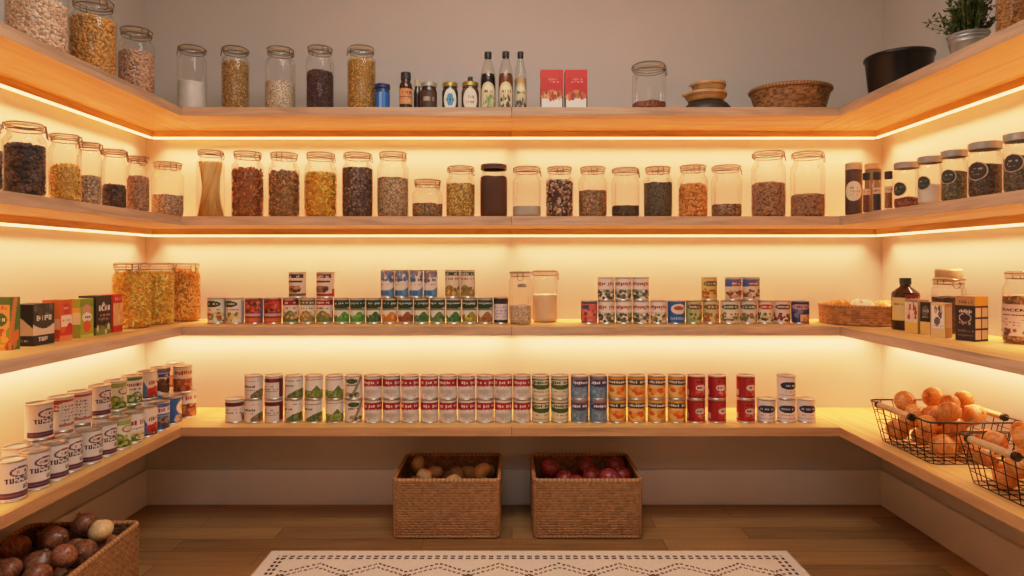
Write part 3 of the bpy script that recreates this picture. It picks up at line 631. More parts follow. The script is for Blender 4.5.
# content kinds: (mode, colours, size/scale, count, shape, aspect, name)
KIND = {
 'whitebean': ('p', [(178, 148, 122), (202, 178, 152), (158, 124, 100), (176, 140, 116)], .0068, 1500, 'ico', (1.25, .8, .8), 'white_beans'),
 'yellowbean': ('p', [(160, 110, 48), (186, 140, 74), (136, 88, 40), (170, 124, 62)], .0056, 1700, 'ico', (1.2, .85, .8), 'yellow_beans'),
 'chickpea': ('p', [(158, 120, 96), (182, 146, 118), (134, 96, 76), (170, 132, 104)], .0056, 1300, 'ico', (1, .95, .95), 'chickpeas'),
 'flour': ('s', (232, 226, 216)), 'sugar': ('s', (226, 214, 196)), 'greyflour': ('s', (196, 186, 172)), 'cocoa': ('s', (84, 50, 34)), 'creamflour': ('s', (236, 210, 170)),
 'oats': ('p', [(150, 116, 66), (178, 144, 92), (126, 92, 50), (162, 130, 80)], .0052, 1300, 'ico', (1.5, .6, .5), 'oat_flakes'),
 'rice': ('g', [(186, 164, 138), (206, 188, 164), (170, 144, 116)], 190, 'rice_grains'),
 'blackbean': ('p', [(52, 32, 30), (74, 46, 42), (36, 24, 24), (92, 62, 56)], .0052, 1400, 'ico', (1.3, .8, .8), 'black_beans'),
 'yellowgrain': ('p', [(166, 120, 56), (190, 150, 80), (140, 98, 44)], .0054, 1400, 'ico', (1.6, .5, .5), 'yellow_grain'),
 'redlentil': ('g', [(110, 56, 36), (150, 84, 56), (84, 44, 30)], 170, 'dried_seeds'),
 'darkpasta': ('p', [(160, 92, 50), (108, 62, 40), (210, 128, 64), (84, 50, 38)], .0084, 520, 'curl', (1, 1, 1), 'dried_pasta'),
 'brownpasta': ('p', [(150, 108, 66), (108, 76, 50), (190, 142, 90), (90, 64, 46)], .0084, 520, 'curl', (1, 1, 1), 'dried_pasta'),
 'goldpasta': ('p', [(224, 158, 50), (242, 188, 80), (206, 126, 36), (222, 140, 50)], .0084, 520, 'curl', (1, 1, 1), 'dried_pasta'),
 'mixbean': ('g', [(48, 34, 30), (100, 72, 56), (66, 46, 40), (140, 108, 86)], 120, 'mixed_beans'),
 'tanseed': ('g', [(150, 122, 90), (186, 158, 122), (120, 96, 72)], 150, 'dried_seeds'),
 'yellowseed': ('g', [(196, 150, 62), (220, 180, 90), (160, 116, 50), (150, 100, 60)], 150, 'dried_seeds'),
 'fruit': ('p', [(74, 48, 42), (58, 38, 36), (110, 78, 62), (190, 160, 130), (90, 60, 50)], .0080, 460, 'ico', (1.1, .9, .6), 'dried_fruit'),
 'brownseed': ('g', [(124, 92, 62), (164, 126, 88), (96, 70, 50)], 135, 'dried_seeds'),
 'darkseed': ('g', [(60, 46, 36), (84, 64, 48), (44, 36, 30)], 150, 'dark_seeds'),
 'lentil': ('g', [(72, 62, 48), (96, 82, 62), (56, 48, 38)], 170, 'green_lentils'),
 'apricot': ('p', [(190, 116, 54), (214, 146, 80), (156, 90, 44), (196, 130, 60)], .0074, 560, 'ico', (1.2, .9, .7), 'dried_fruit'),
 'hazel': ('p', [(130, 92, 62), (164, 122, 86), (100, 70, 50), (150, 112, 90)], .0058, 1100, 'ico', (1.1, .9, .9), 'brown_beans'),
 'blackchunk': ('p', [(50, 38, 34), (70, 52, 46), (38, 30, 28), (92, 70, 60)], .0072, 560, 'ico', (1.2, .9, .7), 'dark_dried_beans'),
 'macaroni': ('p', [(206, 150, 66), (226, 178, 96), (186, 126, 52)], .0066, 560, 'tube', (1.2, 1, 1), 'macaroni'),
 'penne': ('p', [(228, 174, 70), (244, 200, 100), (206, 142, 46), (222, 162, 66)], .0112, 800, 'tube', (1.25, .95, .95), 'penne_pasta'),
 'fusilli': ('p', [(206, 142, 60), (224, 168, 84), (184, 118, 50)], .0100, 760, 'curl', (1.1, 1, 1), 'spiral_pasta'),
 'amber': ('p', [(120, 76, 34), (146, 96, 48), (100, 60, 28)], .0056, 1500, 'ico', (1.2, .85, .8), 'amber_beans'),
 'greengrain': ('g', [(84, 78, 50), (110, 100, 66), (60, 56, 40)], 150, 'green_lentils'),
}
def jar_shape(r, h, lidh, neck, sh, bot=None, nr=0.79):
    """outer profile of the glass and its radius as a function of height"""
    bot = bot or r * .22
    zt = h - lidh
    p = [(0.0001, .002), (r - bot, .0015)]
    for i in range(1, 6):
        a = i / 5 * math.pi / 2; p.append((r - bot + bot * math.sin(a), .0015 + bot * (1 - math.cos(a))))
    z1 = zt - neck - sh
    for i in range(7):
        q = i / 6; s_ = .5 - .5 * math.cos(q * math.pi)
        p.append((r + (r * nr - r) * s_, z1 + sh * q))
    p += [(r * nr, zt - .006), (r * nr + .003, zt - .004), (r * nr + .003, zt)]
    P = np.array(p)
    def rs(z): return np.interp(z, P[:, 1], P[:, 0])
    return p, rs
def contents(t, kind, rs, r, hf, slope=0, gap=.0016):
    K = KIND[kind]; mb = MB()
    lift = lambda cs: [tuple(min(250, v * 1.22 + 6) for v in c) for c in cs]
    n = 36; a = np.arange(n) * 2 * np.pi / n
    inset = gap + (K[2] * .75 if K[0] == 'p' else 0)
    top = hf - (K[2] * .4 if K[0] == 'p' else 0)
    prof = [(0.0001, .0035), (rs(.005) - inset - .002, .0036)] + [(rs(z) - inset, z) for z in np.linspace(.008, top, 9)]
    rt = prof[-1][0]
    prof += [(rt * .8, top + .002), (rt * .45, top + .004), (0.0001, top + .005)]
    mb.lathe(prof, n, mi=1 if K[0] == 'p' else 0)
    V = mb.v[0]
    if slope: 
        m = V[:, 2] > top * .5
        V[m, 2] += slope * V[m, 0] * (V[m, 2] / top) ** 2
    else:
        m = V[:, 2] > top - .001
        V[m, 2] += .0025 * np.sin(V[m, 0] * 90 + 1) * np.cos(V[m, 1] * 70)
    if K[0] == 'p':
        dk = tuple(int(v * .92) for v in K[1][0])
        heap(mb, r - gap, hf, K[2], int(K[3] * 1.5) if r > .05 else int(K[3] * 1.1), K[4], K[5], lambda z: rs(z) - gap, .006)
        o = mb.build(K[6], [island('fill_' + kind, lift(K[1])), plain('core_' + kind, dk, .7)], t, angle=None)
    elif K[0] == 'g':
        o = mb.build(K[3], grainy('fill_' + kind, lift(K[1]), K[2]), t)
    else:
        o = mb.build('powder', plain('fill_' + kind, K[1], .8, vary=.04, scale=14), t)
    o['kind'] = 'stuff'
    return o
def ringpts(r, z, n=28, a0=0): return [(r * math.cos(a0 + 2 * math.pi * i / n), r * math.sin(a0 + 2 * math.pi * i / n), z) for i in range(n)]
def clip_jar(X, Y, Z, r, h, kind, fill, label, group, rz=0, slope=0, nr=.79, flat=False, tall=False):
    s = min(max(r / .066, .75), 1.15)
    lidh, neck, sh = .020 * s, .021 * s, .030 * s
    if flat: neck, sh = .012 * s, .022 * s
    p, rs = jar_shape(r, h, lidh, neck, sh, nr=nr)
    t = thing('storage_jar', label, 'jar', (X, Y, Z + .0003), rz, group)
    MB().lathe(p, 40).build('glass_body', GLASS, t)
    R0 = r * nr + .003; zt = h - lidh
    MB().lathe([(R0 - .001, zt + .0005), (R0 + .0022, zt + .001), (R0 + .0022, zt + .0036), (R0 - .001, zt + .0042)], 32).build('rubber_seal', SEAL, t)
    l = MB().lathe([(R0 - .002, zt + .0044), (R0 + .001, zt + .0046), (R0 + .001, h - .005), (R0 - .002, h - .002), (R0 * .8, h - .001), (R0 * .72, h - .004), (0.0001, h - .0035)], 32).build('glass_lid', glass('lid_glass', (.96, .945, .91), (.66, .60, .50)), t)
    w = MB(); wr = .0016
    w.tube(ringpts(R0 - .0005, zt - .008), wr, 5, True)
    w.tube(ringpts(R0 + .0025, h - .007), wr, 5, True)
    for sd in (-1, 1):      # hinge loop at the back, latch at the front
        y = sd * (R0 + .003)
        w.tube([(-.010, y, zt - .008), (-.010, y * 1.06, zt + .004), (-.009, y * 1.03, h - .006)], wr, 5)
        w.tube([(.010, y, zt - .008), (.010, y * 1.06, zt + .004), (.009, y * 1.03, h - .006)], wr, 5)
        if sd < 0: w.tube([(-.012, y * 1.04, zt + .002), (-.012, y * 1.10, zt - .014), (-.006, y * 1.12, zt - .024), (.006, y * 1.12, zt - .024), (.012, y * 1.10, zt - .014), (.012, y * 1.04, zt + .002)], wr, 5)
    w.build('wire_clip', WIRE, t)
    if kind == 'spaghetti': spaghetti(t, r, h - lidh - neck - sh * .55)
    elif kind: contents(t, kind, rs, r, fill, slope)
    return t
def spaghetti(t, r, h):
    mb = MB(); n = 210; a = np.arange(4) * np.pi / 2
    for i in range(n):
        q = math.sqrt((i + .5) / n); th = i * 2.39996; ra = (r - .0025) * q; rt = (r * .93 - .004) * q
        p0 = np.array([ra * math.cos(th), ra * math.sin(th), .005]); p1 = np.array([rt * math.cos(th + 1.62), rt * math.sin(th + 1.62), h * rng.uniform(.95, 1.0)])
        mb.tube([p0, (p0 + p1) / 2, p1], .0015, 4)
    o = mb.build('spaghetti', island('fill_spaghetti', [(240, 190, 100), (250, 212, 132), (232, 170, 84)]), t, angle=None); o['kind'] = 'stuff'
def patch(t, name, r, ang, z, rx, ry, cv, shape='ell', mat=None, wrap=.0012, rfun=None):
    """a paper label stuck on a round vessel; ang from -Y towards +X"""
    nu, nv = cv.w, cv.h
    u = np.linspace(-1, 1, nu + 1); v = np.linspace(-1, 1, nv + 1)
    V, U = np.meshgrid(v, u, indexing='ij')
    if shape == 'ell': U = U * np.sqrt(np.maximum(1 - V ** 2, .0004))
    if shape == 'arch': U = U * np.where(V > .2, np.sqrt(np.maximum(1 - ((V - .2) / .8) ** 2, .0004)), 1)
    th = ang + U * rx / r; zz = z + V * ry
    rr = (rfun(zz) if rfun else r) + wrap
    P = np.stack([rr * np.sin(th), -rr * np.cos(th), zz], 2)
    return MB().grid(P, nu + 1, nv + 1).build(name, mat or PRINT, t, facecol=cv.a.reshape(-1, 3), angle=None)

G1, G2 = 'glass jars on the top shelf', 'glass jars on the second shelf'
def jarL(xl, xr, ylid, yfill, z, kind, label, grp, rz=R(60), h=None, **kw):
    X, Y, r = solve_round(xl, xr, xedge=XSL, side=-1)
    h = h or wz(ylid, Y) - z
    fill = wz(yfill, Y) - z
    clip_jar(X, Y, z, r, h, kind, fill, label, grp, rz, **kw)
def jarB(xl, xr, ylid, yfill, z, kind, label, grp, Y=2.6, rz=0, **kw):
    X, Y, r = solve_round(xl, xr, Y=Y)
    clip_jar(X, Y, z, r, wz(ylid, Y - r * .3) - z, kind, wz(yfill, Y - r) - z, label, grp, rz, **kw)
# top shelf
jarL(4, 69, 0, 5, S1, 'whitebean', 'big jar of pale beans, nearest the camera on the top shelf', G1, h=.285)
jarL(68.5, 117, 0, 22, S1, 'yellowbean', 'big jar of yellow beans, between the pale beans and chickpeas', G1)
jarL(117.5, 155, 29.5, 55, S1, 'chickpea', 'jar of pinkish chickpeas on the top shelf near the corner', G1)
for a in [(177, 207, 45.5, 78, 'flour', 'tall jar half full of white flour on the top shelf', .18), (221, 249.5, 46.5, 60, 'oats', 'tall jar full of tan oat flakes on the top shelf', 0), (265, 295.5, 47, 80, 'rice', 'tall jar with pale rice on the top shelf', 0),
          (306, 334, 46, 70, 'blackbean', 'tall jar of black beans on the top shelf', 0), (347, 376, 46, 58, 'yellowgrain', 'tall jar full of yellow grain on the top shelf', 0)]:
    jarB(a[0], a[1], a[2], a[3], S1, a[4], a[5], G1, slope=-a[6], rz=R(rng.choice((-60, 70, 40))))
jarB(632, 666, 63, 100, S1, 'redlentil', 'nearly empty clip jar alone on the top shelf', G1, rz=R(90), nr=.86, flat=True)
# second shelf, left wall
for a in [(-36, 4, 122, 150, 'blackchunk', 'jar of dark beans cut by the picture edge'), (1.5, 47, 122.5, 148, 'blackchunk', 'large jar of black dried beans'), (47.5, 82, 134, 168, 'macaroni', 'jar of yellow macaroni'), (76.5, 102, 142, 177, 'tanseed', 'jar of tan seeds behind the macaroni jar'),
          (101, 127.3, 149, 188, 'blackchunk', 'jar one third full of black beans'), (126, 150, 156, 179, 'hazel', 'jar of brown mixed beans'), (151, 184, 162, 196, 'tanseed', 'squat jar of tan seeds in the corner')]:
    jarL(a[0], a[1], a[2], a[3], S2, a[4], a[5] + ' on the second shelf', G2, rz=R(rng.choice((50, 100, 130))))
# second shelf, back wall
rowJ = [(196, 225, 149.5, 160, 'spaghetti', 'tall jar of twisted spaghetti', 80), (231, 264, 151, 169, 'darkpasta', 'tall jar of red-brown pasta, right of the spaghetti', 60), (268, 300, 152, 172, 'brownpasta', 'tall jar of brown pasta with its latch in front', 0), (304, 337, 152, 173, 'goldpasta', 'tall jar of golden pasta', 70),
        (342, 373, 152, 167, 'mixbean', 'tall jar of dark mixed beans', 80), (377, 408.5, 151.5, 177, 'tanseed', 'tall jar of grey-tan seeds', 60), (412, 443, 179, 203, 'brownseed', 'short squat jar of tan seeds, lowest in the row', 50), (446, 475, 165.5, 183, 'yellowseed', 'jar of yellow seeds beside the short squat jar', 70),
        (512.5, 541, 166, 206, 'greyflour', 'jar with a little pale flour by the shelf seam', 90), (545.5, 573.5, 166, 181, 'fruit', 'jar heaped with dark dried fruit', 0), (578.5, 607, 166, 190, 'brownseed', 'jar of brown seeds with its latch in front', 0), (611.5, 639.5, 167, 205.5, 'darkseed', 'jar with a low layer of dark seeds', 90),
        (643.5, 672.5, 166, 182, 'lentil', 'jar of dark olive lentils', 0), (678, 708, 164.5, 185, 'apricot', 'jar of orange-brown dried fruit', 0), (711, 742, 164.5, 204, 'brownseed', 'jar a quarter full of grey-brown seeds', 70), (751, 786, 150.5, 183, 'hazel', 'tall jar of brown beans, more than half full', 60), (790, 825.5, 151, 195, 'hazel', 'tall jar of brown beans, less than half full, last of the row', 80)]
for a in rowJ: jarB(a[0], a[1], a[2], a[3], S2, a[4], a[5] + ', second shelf', G2, rz=R(a[6]))
# dark jar with dark lid
X, Y, r = solve_round(480, 507.5, Y=2.6); h = wz(165, Y) - S2
t = thing('storage_jar', 'dark jar of ground coffee with a brown lid, second shelf', 'jar', (X, Y, S2 + .0003), 0, G2)
p, rs = jar_shape(r, h, .018, .014, .026, nr=.84); MB().lathe(p, 40).build('glass_body', GLASS, t)
contents(t, 'cocoa', rs, r, h - .05); 
R0 = r * .84 + .004
MB().lathe([(R0, h - .021), (R0 + .003, h - .02), (R0 + .003, h - .012), (R0 + .001, h - .010), (R0 + .003, h - .008), (R0 + .002, h - .001), (R0 - .004, h), (.0001, h)], 32).build('lid', plain('brown_lid', (86, 60, 46), .4), t)
# third shelf
def pos_jar(X, Y, z, r, h, kind, fill, label, grp='glass jars on the third shelf', rz=0, **kw): return clip_jar(X, Y, z, r, h, kind, fill, label, grp, rz, **kw)
pos_jar(-1.450, 2.455, S3, .067, .250, 'penne', .200, 'pasta jar nearest the red carton, full of penne', rz=R(40), nr=.86, flat=True)
pos_jar(-1.437, 2.602, S3, .066, .250, 'penne', .196, 'middle pasta jar of the three on the third shelf', rz=R(100), nr=.86, flat=True)
pos_jar(-1.402, 2.746, S3, .066, .250, 'fusilli', .206, 'pasta jar in the back corner of the third shelf', rz=R(60), nr=.86, flat=True)
X, Y, r = solve_round(509, 531.5, Y=2.62); t = pos_jar(X, Y, S3, r, .216, 'rice', .074, 'clip jar with grey oval label, pale grain at the bottom', rz=0, nr=.84, flat=True)
cv = Cv(20, 12, (120, 112, 108)); cv.scrib(.15, .85, .55, .2, (190, 180, 170), 3); patch(t, 'paper_label', r, R(8), wz(285.5, 2.57) - S3, .018, .0075, cv, 'arch')
X, Y, r = solve_round(532.5, 557.5, Y=2.72); pos_jar(X, Y, S3, r, .219, 'creamflour', .113, 'clip jar half full of cream flour, set back from the shelf edge', rz=R(70), nr=.88, flat=True)

# ---------------------------------------------------------------- screw-top jars with round labels, second shelf right
def rlabel(k, c=(44, 42, 36), n=18):
    cv = Cv(n, n, c); cv.scrib(.2, .8, .62, .09, (150, 146, 130), k).scrib(.25, .75, .45, .08, (150, 146, 130), k + 1).scrib(.3, .7, .3, .06, (120, 116, 100), k + 2)
    return cv
def screw_jar(X, Y, Z, r, h, kind, fill, label, grp, lid=SILVERLID, nr=.86, cap=.020):
    t = thing('storage_jar', label, 'jar', (X, Y, Z + .0003), 0, grp)
    p, rs = jar_shape(r, h, cap * .35, cap * .75, .02, nr=nr); MB().lathe(p, 36).build('glass_body', GLASS, t)
    R0 = r * nr + .0045
    pr = [(R0, h - cap)]
    for i in range(5): pr += [(R0 + .0012, h - cap + .002 + i * (cap - .005) / 5), (R0 + .0002, h - cap + .0035 + i * (cap - .005) / 5)]
    pr += [(R0 + .0012, h - .002), (R0 - .001, h), (R0 - .004, h - .0004), (R0 - .005, h - .0014), (.0001, h - .0014)]
    MB().lathe(pr, 36).build('screw_lid', lid, t)
    if kind: contents(t, kind, rs, r, fill)
    return t, rs
SJ = [(893.5, 919.5, 163, 198.5, 'redlentil', 'screw-top jar with a thin brown layer, first of the labelled jars', 189.7, 898), (917.5, 943, 157, 186, 'sugar', 'screw-top jar of white sugar with a dark round label', 183.5, 922), (940.5, 968, 151, 173, 'greengrain', 'screw-top jar of dark green lentils, third of the labelled jars', 177.5, 947),
      (967.5, 1003, 143, 166, 'darkseed', 'screw-top jar of dark seeds with a maroon-black round label', 172, 976), (1002.5, 1038, 134, 158, 'lentil', 'screw-top jar of olive grains at the picture edge', 164, 1012)]
for i, (a, b, yl, yf, k, l, yy, lx) in enumerate(SJ):
    X, Y, r = solve_round(a, b, xedge=XSR, side=1); h = wz(yl, Y) - S2
    t, rs = screw_jar(X, Y, S2, r, h, k, wz(yf, Y) - S2, l, G2)
    d = -(math.atan2(X, Y) + math.asin(max(-1, min(1, ((a + b) / 2 - lx) / ((b - a) / 2) * .92))))
    lb = patch(t, 'round_label', r, d, wz(yy, Y) - S2, r * .60, r * .60, rlabel(i, (56, 40, 36) if i > 2 else (48, 48, 38)))
    rim = patch(t, 'label_border', r, d, wz(yy, Y) - S2, r * .68, r * .68, Cv(10, 10, (186, 160, 120)), wrap=.0006)
# canisters and spice bottles
def canister(X, Y, Z, r, h, label, body, lidm, lidh, badge=True):
    t = thing('canister', label, 'canister', (X, Y, Z + .0003), 0, 'containers at the corner of the second shelf')
    MB().lathe([(.0001, .001), (r - .003, .001), (r, .004), (r, h - lidh - .002), (r - .002, h - lidh), (.0001, h - lidh)], 36).build('canister_body', body, t)
    MB().lathe([(r - .001, h - lidh), (r + .0005, h - lidh + .001), (r + .0005, h - .004), (r - .003, h), (r * .5, h + .0003), (.0001, h)], 36).build('lid', lidm, t)
    if badge:
        cv = Cv(24, 24, (226, 204, 168)); cv.scrib(.3, .7, .66, .06, (150, 120, 90), 1).scrib(.2, .8, .48, .1, (150, 116, 84), 2).scrib(.3, .7, .3, .05, (150, 120, 90), 3)
        patch(t, 'round_label', r, -math.atan2(X, Y), wz(191.8, Y) - S2, .030, .0375, cv)
    return t
X, Y, r = solve_round(845, 862.5, Y=2.44)
canister(X, Y, S2, r, wz(163.3, Y) - S2, 'dark brown canister with pale wooden lid and cream round label', plain('canister_brown', (78, 46, 36), .45), PALEWOOD, .026)
X2, Y2, r2 = solve_round(864.5, 881.5, Y=2.56)
canister(X2, Y2, S2, r2, wz(164, Y2) - S2, 'pale-lidded olive canister behind the spice bottles', plain('canister_olive', (120, 96, 62), .5), PALEWOOD, .022, False)
SPC = [(862.3, 870.6, 173, [(120, 60, 40), (150, 50, 40), (90, 80, 50), (170, 90, 60)], 'spice bottle of mixed red and green spice, nearest the brown canister'), (872.4, 881.4, 172.2, [(48, 44, 46), (64, 60, 62)], 'spice bottle of black pepper, middle of the three'), (884, 893, 171.5, [(196, 120, 56), (150, 84, 44), (210, 150, 90)], 'spice bottle of orange spice, beside the labelled jars')]
for i, (a, b, yl, cs, l) in enumerate(SPC):
    X, Y, r = solve_round(a, b, Y=2.36 - .075 * i); h = wz(yl, Y) - S2
    X = max(X, XSR + r + .002)
    t = thing('spice_bottle', l, 'bottle', (X, Y, S2 + .0003), 0, 'spice bottles with black caps')
    p, rs = jar_shape(r, h, .012, .014, .014, nr=.6); MB().lathe(p, 24).build('glass_body', GLASS, t)
    q = MB().lathe([(.0001, .004)] + [(rs(z) - .002, z) for z in np.linspace(.006, h * .60, 6)] + [(.0001, h * .61)], 24).build('ground_spice', grainy(f'spice{i}', cs, 260), t); q['kind'] = 'stuff'
    R0 = r * .6 + .0045
    MB().lathe([(R0, h - .026), (R0, h - .001), (R0 - .002, h), (.0001, h)], 24).build('cap', BLACKLID, t)
    cv = Cv(20, 12, (206, 170, 130)); cv.scrib(.1, .9, .5, .3, (120, 60, 50), i); patch(t, 'paper_label', r, -math.atan2(X, Y), h * .52, r * 1.1, .011, cv, 'rect')

# ---------------------------------------------------------------- small jars, bottles and cartons on the top shelf
GS = 'small jars and bottles on the top shelf'
def simple_jar(xl, xr, ytop, label, liquid, lidm, cv, Y=2.575, lid=.016, nr=.82, shape='ell', lz=.42, lr=(.8, .62), name='sauce_jar', extra=None, shadeglass=None):
    X, Y, r = solve_round(xl, xr, Y=Y); h = wz(ytop, Y) - S1
    t = thing(name, label, 'jar', (X, Y, S1 + .0003), 0, GS)
    zt = h - lid
    P = [(.0001, .001), (r - .004, .001), (r, .005), (r, zt * .72), (r * .97, zt * .82), (r * nr, zt * .97), (r * nr, zt)]
    MB().lathe(P, 32).build('jar_body', liquid, t)
    R0 = r * nr + .002
    MB().lathe([(R0 - .001, zt - .002), (R0 + .002, zt - .001), (R0 + .002, h - .002), (R0, h), (.0001, h)], 32).build('lid', lidm, t)
    if cv is not None: patch(t, 'paper_label', r, -math.atan2(X, Y), zt * lz, r * lr[0], zt * .5 * lr[1], cv, shape)
    if extra: extra(t, r, h)
    return t
cv = Cv(24, 16, (40, 96, 170)); cv.rect(.3, .45, 0, 1, (120, 160, 210)).rect(.55, .66, 0, 1, (70, 120, 190)); 
simple_jar(375, 390, 85, 'small jar with navy lid and bright blue label', plain('blue_jar', (34, 66, 110), .25), plain('navy_lid', (32, 38, 90), .4), cv, shape='rect', lr=(1.1, .78), nr=.92, lz=.40)
def bottle_tall(xl, xr, ytop, label, prof, liquid, cap, cv=None, Y=2.575, shape='rect', lz=.4, lw=1.0, lh=.1, group=GS, name='sauce_bottle', glassf=None, caph=.1, zbase=S1):
    X, Y, r = solve_round(xl, xr, Y=Y); h = wz(ytop, Y) - zbase
    t = thing(name, label, 'bottle', (X, Y, zbase + .0003), 0, group)
    P = [(.0001, .001), (r - .004, .001), (r, .005)] + [(r * a, h * b) for a, b in prof]
    if glassf is None: MB().lathe(P, 32).build('bottle_body', liquid, t)
    else:
        MB().lathe(P, 32).build('glass_body', glass('bottle_glass', (.95, .94, .90), (.5, .47, .4)), t)
        PA = np.array(P)
        lq = [(.0001, .003)] + [(float(np.interp(z, PA[1:, 1], PA[1:, 0])) - .0025, z) for z in np.linspace(.005, h * glassf, 10)] + [(.0001, h * glassf)]
        MB().lathe(lq, 32).build('liquid', liquid, t)
    rn = r * prof[-1][0] + .0016
    MB().lathe([(rn - .001, h * (1 - caph)), (rn, h * (1 - caph) + .001), (rn, h - .0015), (rn - .0015, h), (.0001, h)], 24).build('cap', cap, t)
    if cv is not None:
        PA = np.array(P)
        patch(t, 'paper_label', r, -math.atan2(X, Y), h * lz, r * lw, h * lh, cv, shape, rfun=lambda z: np.interp(z, PA[1:, 1], PA[1:, 0]))
    return t
cv = Cv(24, 18, (206, 140, 84)); cv.rect(0, 1, .42, .52, (110, 60, 40)).scrib(.1, .9, .75, .16, (120, 60, 36), 2).scrib(.1, .9, .2, .12, (226, 180, 130), 3)
BROWNG = plain('brown_bottle', (62, 36, 26), .2)
bottle_tall(399.3, 412.5, 73, 'dark brown bottle with orange label and dark cap', [(1, .60), (.97, .68), (.72, .76), (.72, .99)], BROWNG, plain('dark_cap', (52, 34, 32), .5), cv, lz=.36, lw=1.2, lh=.2, caph=.2)
bottle_tall(413.6, 421.2, 80, 'slim dark bottle with a cream cap, behind the silver-lidded jar', [(1, .6), (.9, .68), (.7, .76), (.7, .99)], BROWNG, plain('cream_cap', (206, 182, 150), .5), None, Y=2.64, caph=.2)
cv = Cv(24, 14, (58, 38, 30)); cv.rect(.05, .95, .1, .9, (70, 50, 40)).scrib(.15, .85, .55, .25, (170, 150, 130), 4)
simple_jar(420.5, 437.2, 83.5, 'brown jar with silver lid and dark label', plain('brown_jar', (60, 38, 28), .25), SILVERLID, cv, Y=2.572, shape='rect', lr=(1.0, .8))
cv = Cv(28, 28, (226, 220, 208)); 
for k in range(6): cv.ell(.5 + .2 * math.cos(k * 1.047), .5 + .2 * math.sin(k * 1.047), .11, .11, (70, 140, 180))
cv.ell(.5, .5, .1, .1, (30, 90, 140))
simple_jar(442, 458.2, 83.5, 'dark jar with gold lid and blue flower on a round white label', plain('green_jar', (46, 46, 34), .25), GOLDLID, cv, lr=(.82, .92))
cv = Cv(28, 28, (222, 210, 196)); cv.scrib(.25, .75, .6, .16, (150, 110, 96), 2).scrib(.25, .75, .38, .12, (150, 110, 96), 5)
def dropper(t, r, h): MB().lathe([(.0001, h - .001), (.0105, h - .001), (.0105, h + .0005), (.0100, h + .022), (.008, h + .024), (.0001, h + .024)], 20).build('dropper_cap', BLACKLID, t)
simple_jar(461.5, 479, 83.2, 'brown jar with gold lid topped by a black dropper cap', plain('amber_jar', (84, 56, 36), .25), GOLDLID, cv, lr=(.85, .92), extra=dropper)
PB = [(1, .50), (.98, .56), (.82, .70), (.50, .84), (.42, .90), (.42, .985)]
def bl(k, low):
    cv = Cv(28, 28, (206, 190, 150)); cv.ell(.5, .72, .34, .16, (226, 214, 180)).scrib(.2, .8, .62, .09, (110, 90, 50), k).spots(.05, .95, .02, .42, low, 26, .08, k); return cv
for (a, b, yt, c, l, low, f_, Yb) in [(480.3, 495.8, 52.5, (44, 22, 22), 'bottle of near-black syrup with a green and cream label', [(110, 140, 84), (150, 170, 110), (206, 200, 160)], .62, 2.575), (498.2, 513.4, 52, (118, 70, 44), 'bottle of brown syrup with a spotted label', [(70, 66, 56), (140, 130, 100), (206, 196, 160), (60, 50, 50)], .62, 2.575), (514.2, 526.8, 52, (206, 166, 110), 'clear bottle of pale oil beside the brown syrup', [(46, 44, 42), (90, 90, 80), (160, 150, 120)], .55, 2.60)]:
    bottle_tall(a, b, yt, l, PB, plain('syrup_%d' % c[0], c, .25), plain('bottle_cap', (44, 32, 30), .4), bl(c[1], low), Y=Yb, shape='arch', lz=.26, lw=.95, lh=.21, glassf=f_, caph=.1)

def carton(name, label, cat, w, d, h, loc, rz, front=None, left=None, right=None, top=(200, 190, 170), base=(190, 150, 110), grp=None, origin='corner'):
    """box carton: front face looks along -Y, local x to the right; printed faces are colour canvases"""
    t = thing(name, label, cat, loc, rz, grp)
    x0, x1, y0, y1 = (-w / 2, w / 2, 0, d)
    mb = MB(); cols = []
    def face(o, u, v, cv):
        nu, nv = cv.w, cv.h
        U, V = np.meshgrid(np.linspace(0, 1, nu + 1), np.linspace(0, 1, nv + 1))
        P = np.array(o) + U[..., None] * np.array(u) + V[..., None] * np.array(v)
        mb.grid(P, nu + 1, nv + 1); cols.append(cv.a.reshape(-1, 3))
    one = lambda c: Cv(1, 1, c)
    face((x0, y0, 0), (w, 0, 0), (0, 0, h), front or one(base))
    face((x1, y0, 0), (0, d, 0), (0, 0, h), right or one(base))
    face((x1, y1, 0), (-w, 0, 0), (0, 0, h), one(base))
    face((x0, y1, 0), (0, -d, 0), (0, 0, h), left or one(base))
    face((x0, y0, h), (w, 0, 0), (0, d, 0), one(top))
    face((x0, y1, 0), (w, 0, 0), (0, -d, 0), one(base))
    mb.build('printed_box', CARD, t, smooth=False, facecol=np.concatenate(cols))
    # closed top flap with its tuck edge
    f = MB().box(x0 + .0008, x1 - .0008, y0 + .0008, y1 - .0008, h, h + .0009)
    f.build('top_flap', CARD, t, smooth=False, facecol=np.tile(lin(top), (6, 1)))
    return t
def corner(px, Y, z): return (wx(px, Y), Y, z + .0003)
def red_front(k):
    cv = Cv(40, 56, (184, 36, 28)); cv.rect(0, 1, .8, 1, (196, 44, 34)).scrib(.35, .8, .76, .05, (226, 140, 120), k).scrib(.3, .85, .70, .03, (226, 150, 130), k + 1).rect(0, 1, .46, .50, (170, 40, 34))
    cv.hill(.5, .50, .42, .3, (206, 120, 70)).rect(.06, .94, .06, .28, (226, 216, 210)).spots(.12, .9, .28, .42, [(120, 120, 56), (190, 90, 50), (150, 50, 40), (214, 160, 90)], 24, .06, k); cv.rect(0, .05, 0, .3, (60, 50, 36)).rect(.95, 1, 0, .35, (60, 56, 36)).rect(0, 1, 0, .05, (70, 60, 40)); return cv
sd = Cv(8, 30, (200, 80, 40)); sd.rect(0, 1, .62, .82, (226, 190, 150)).rect(0, 1, .3, .45, (120, 40, 36)).rect(0, 1, 0, .2, (216, 200, 190))
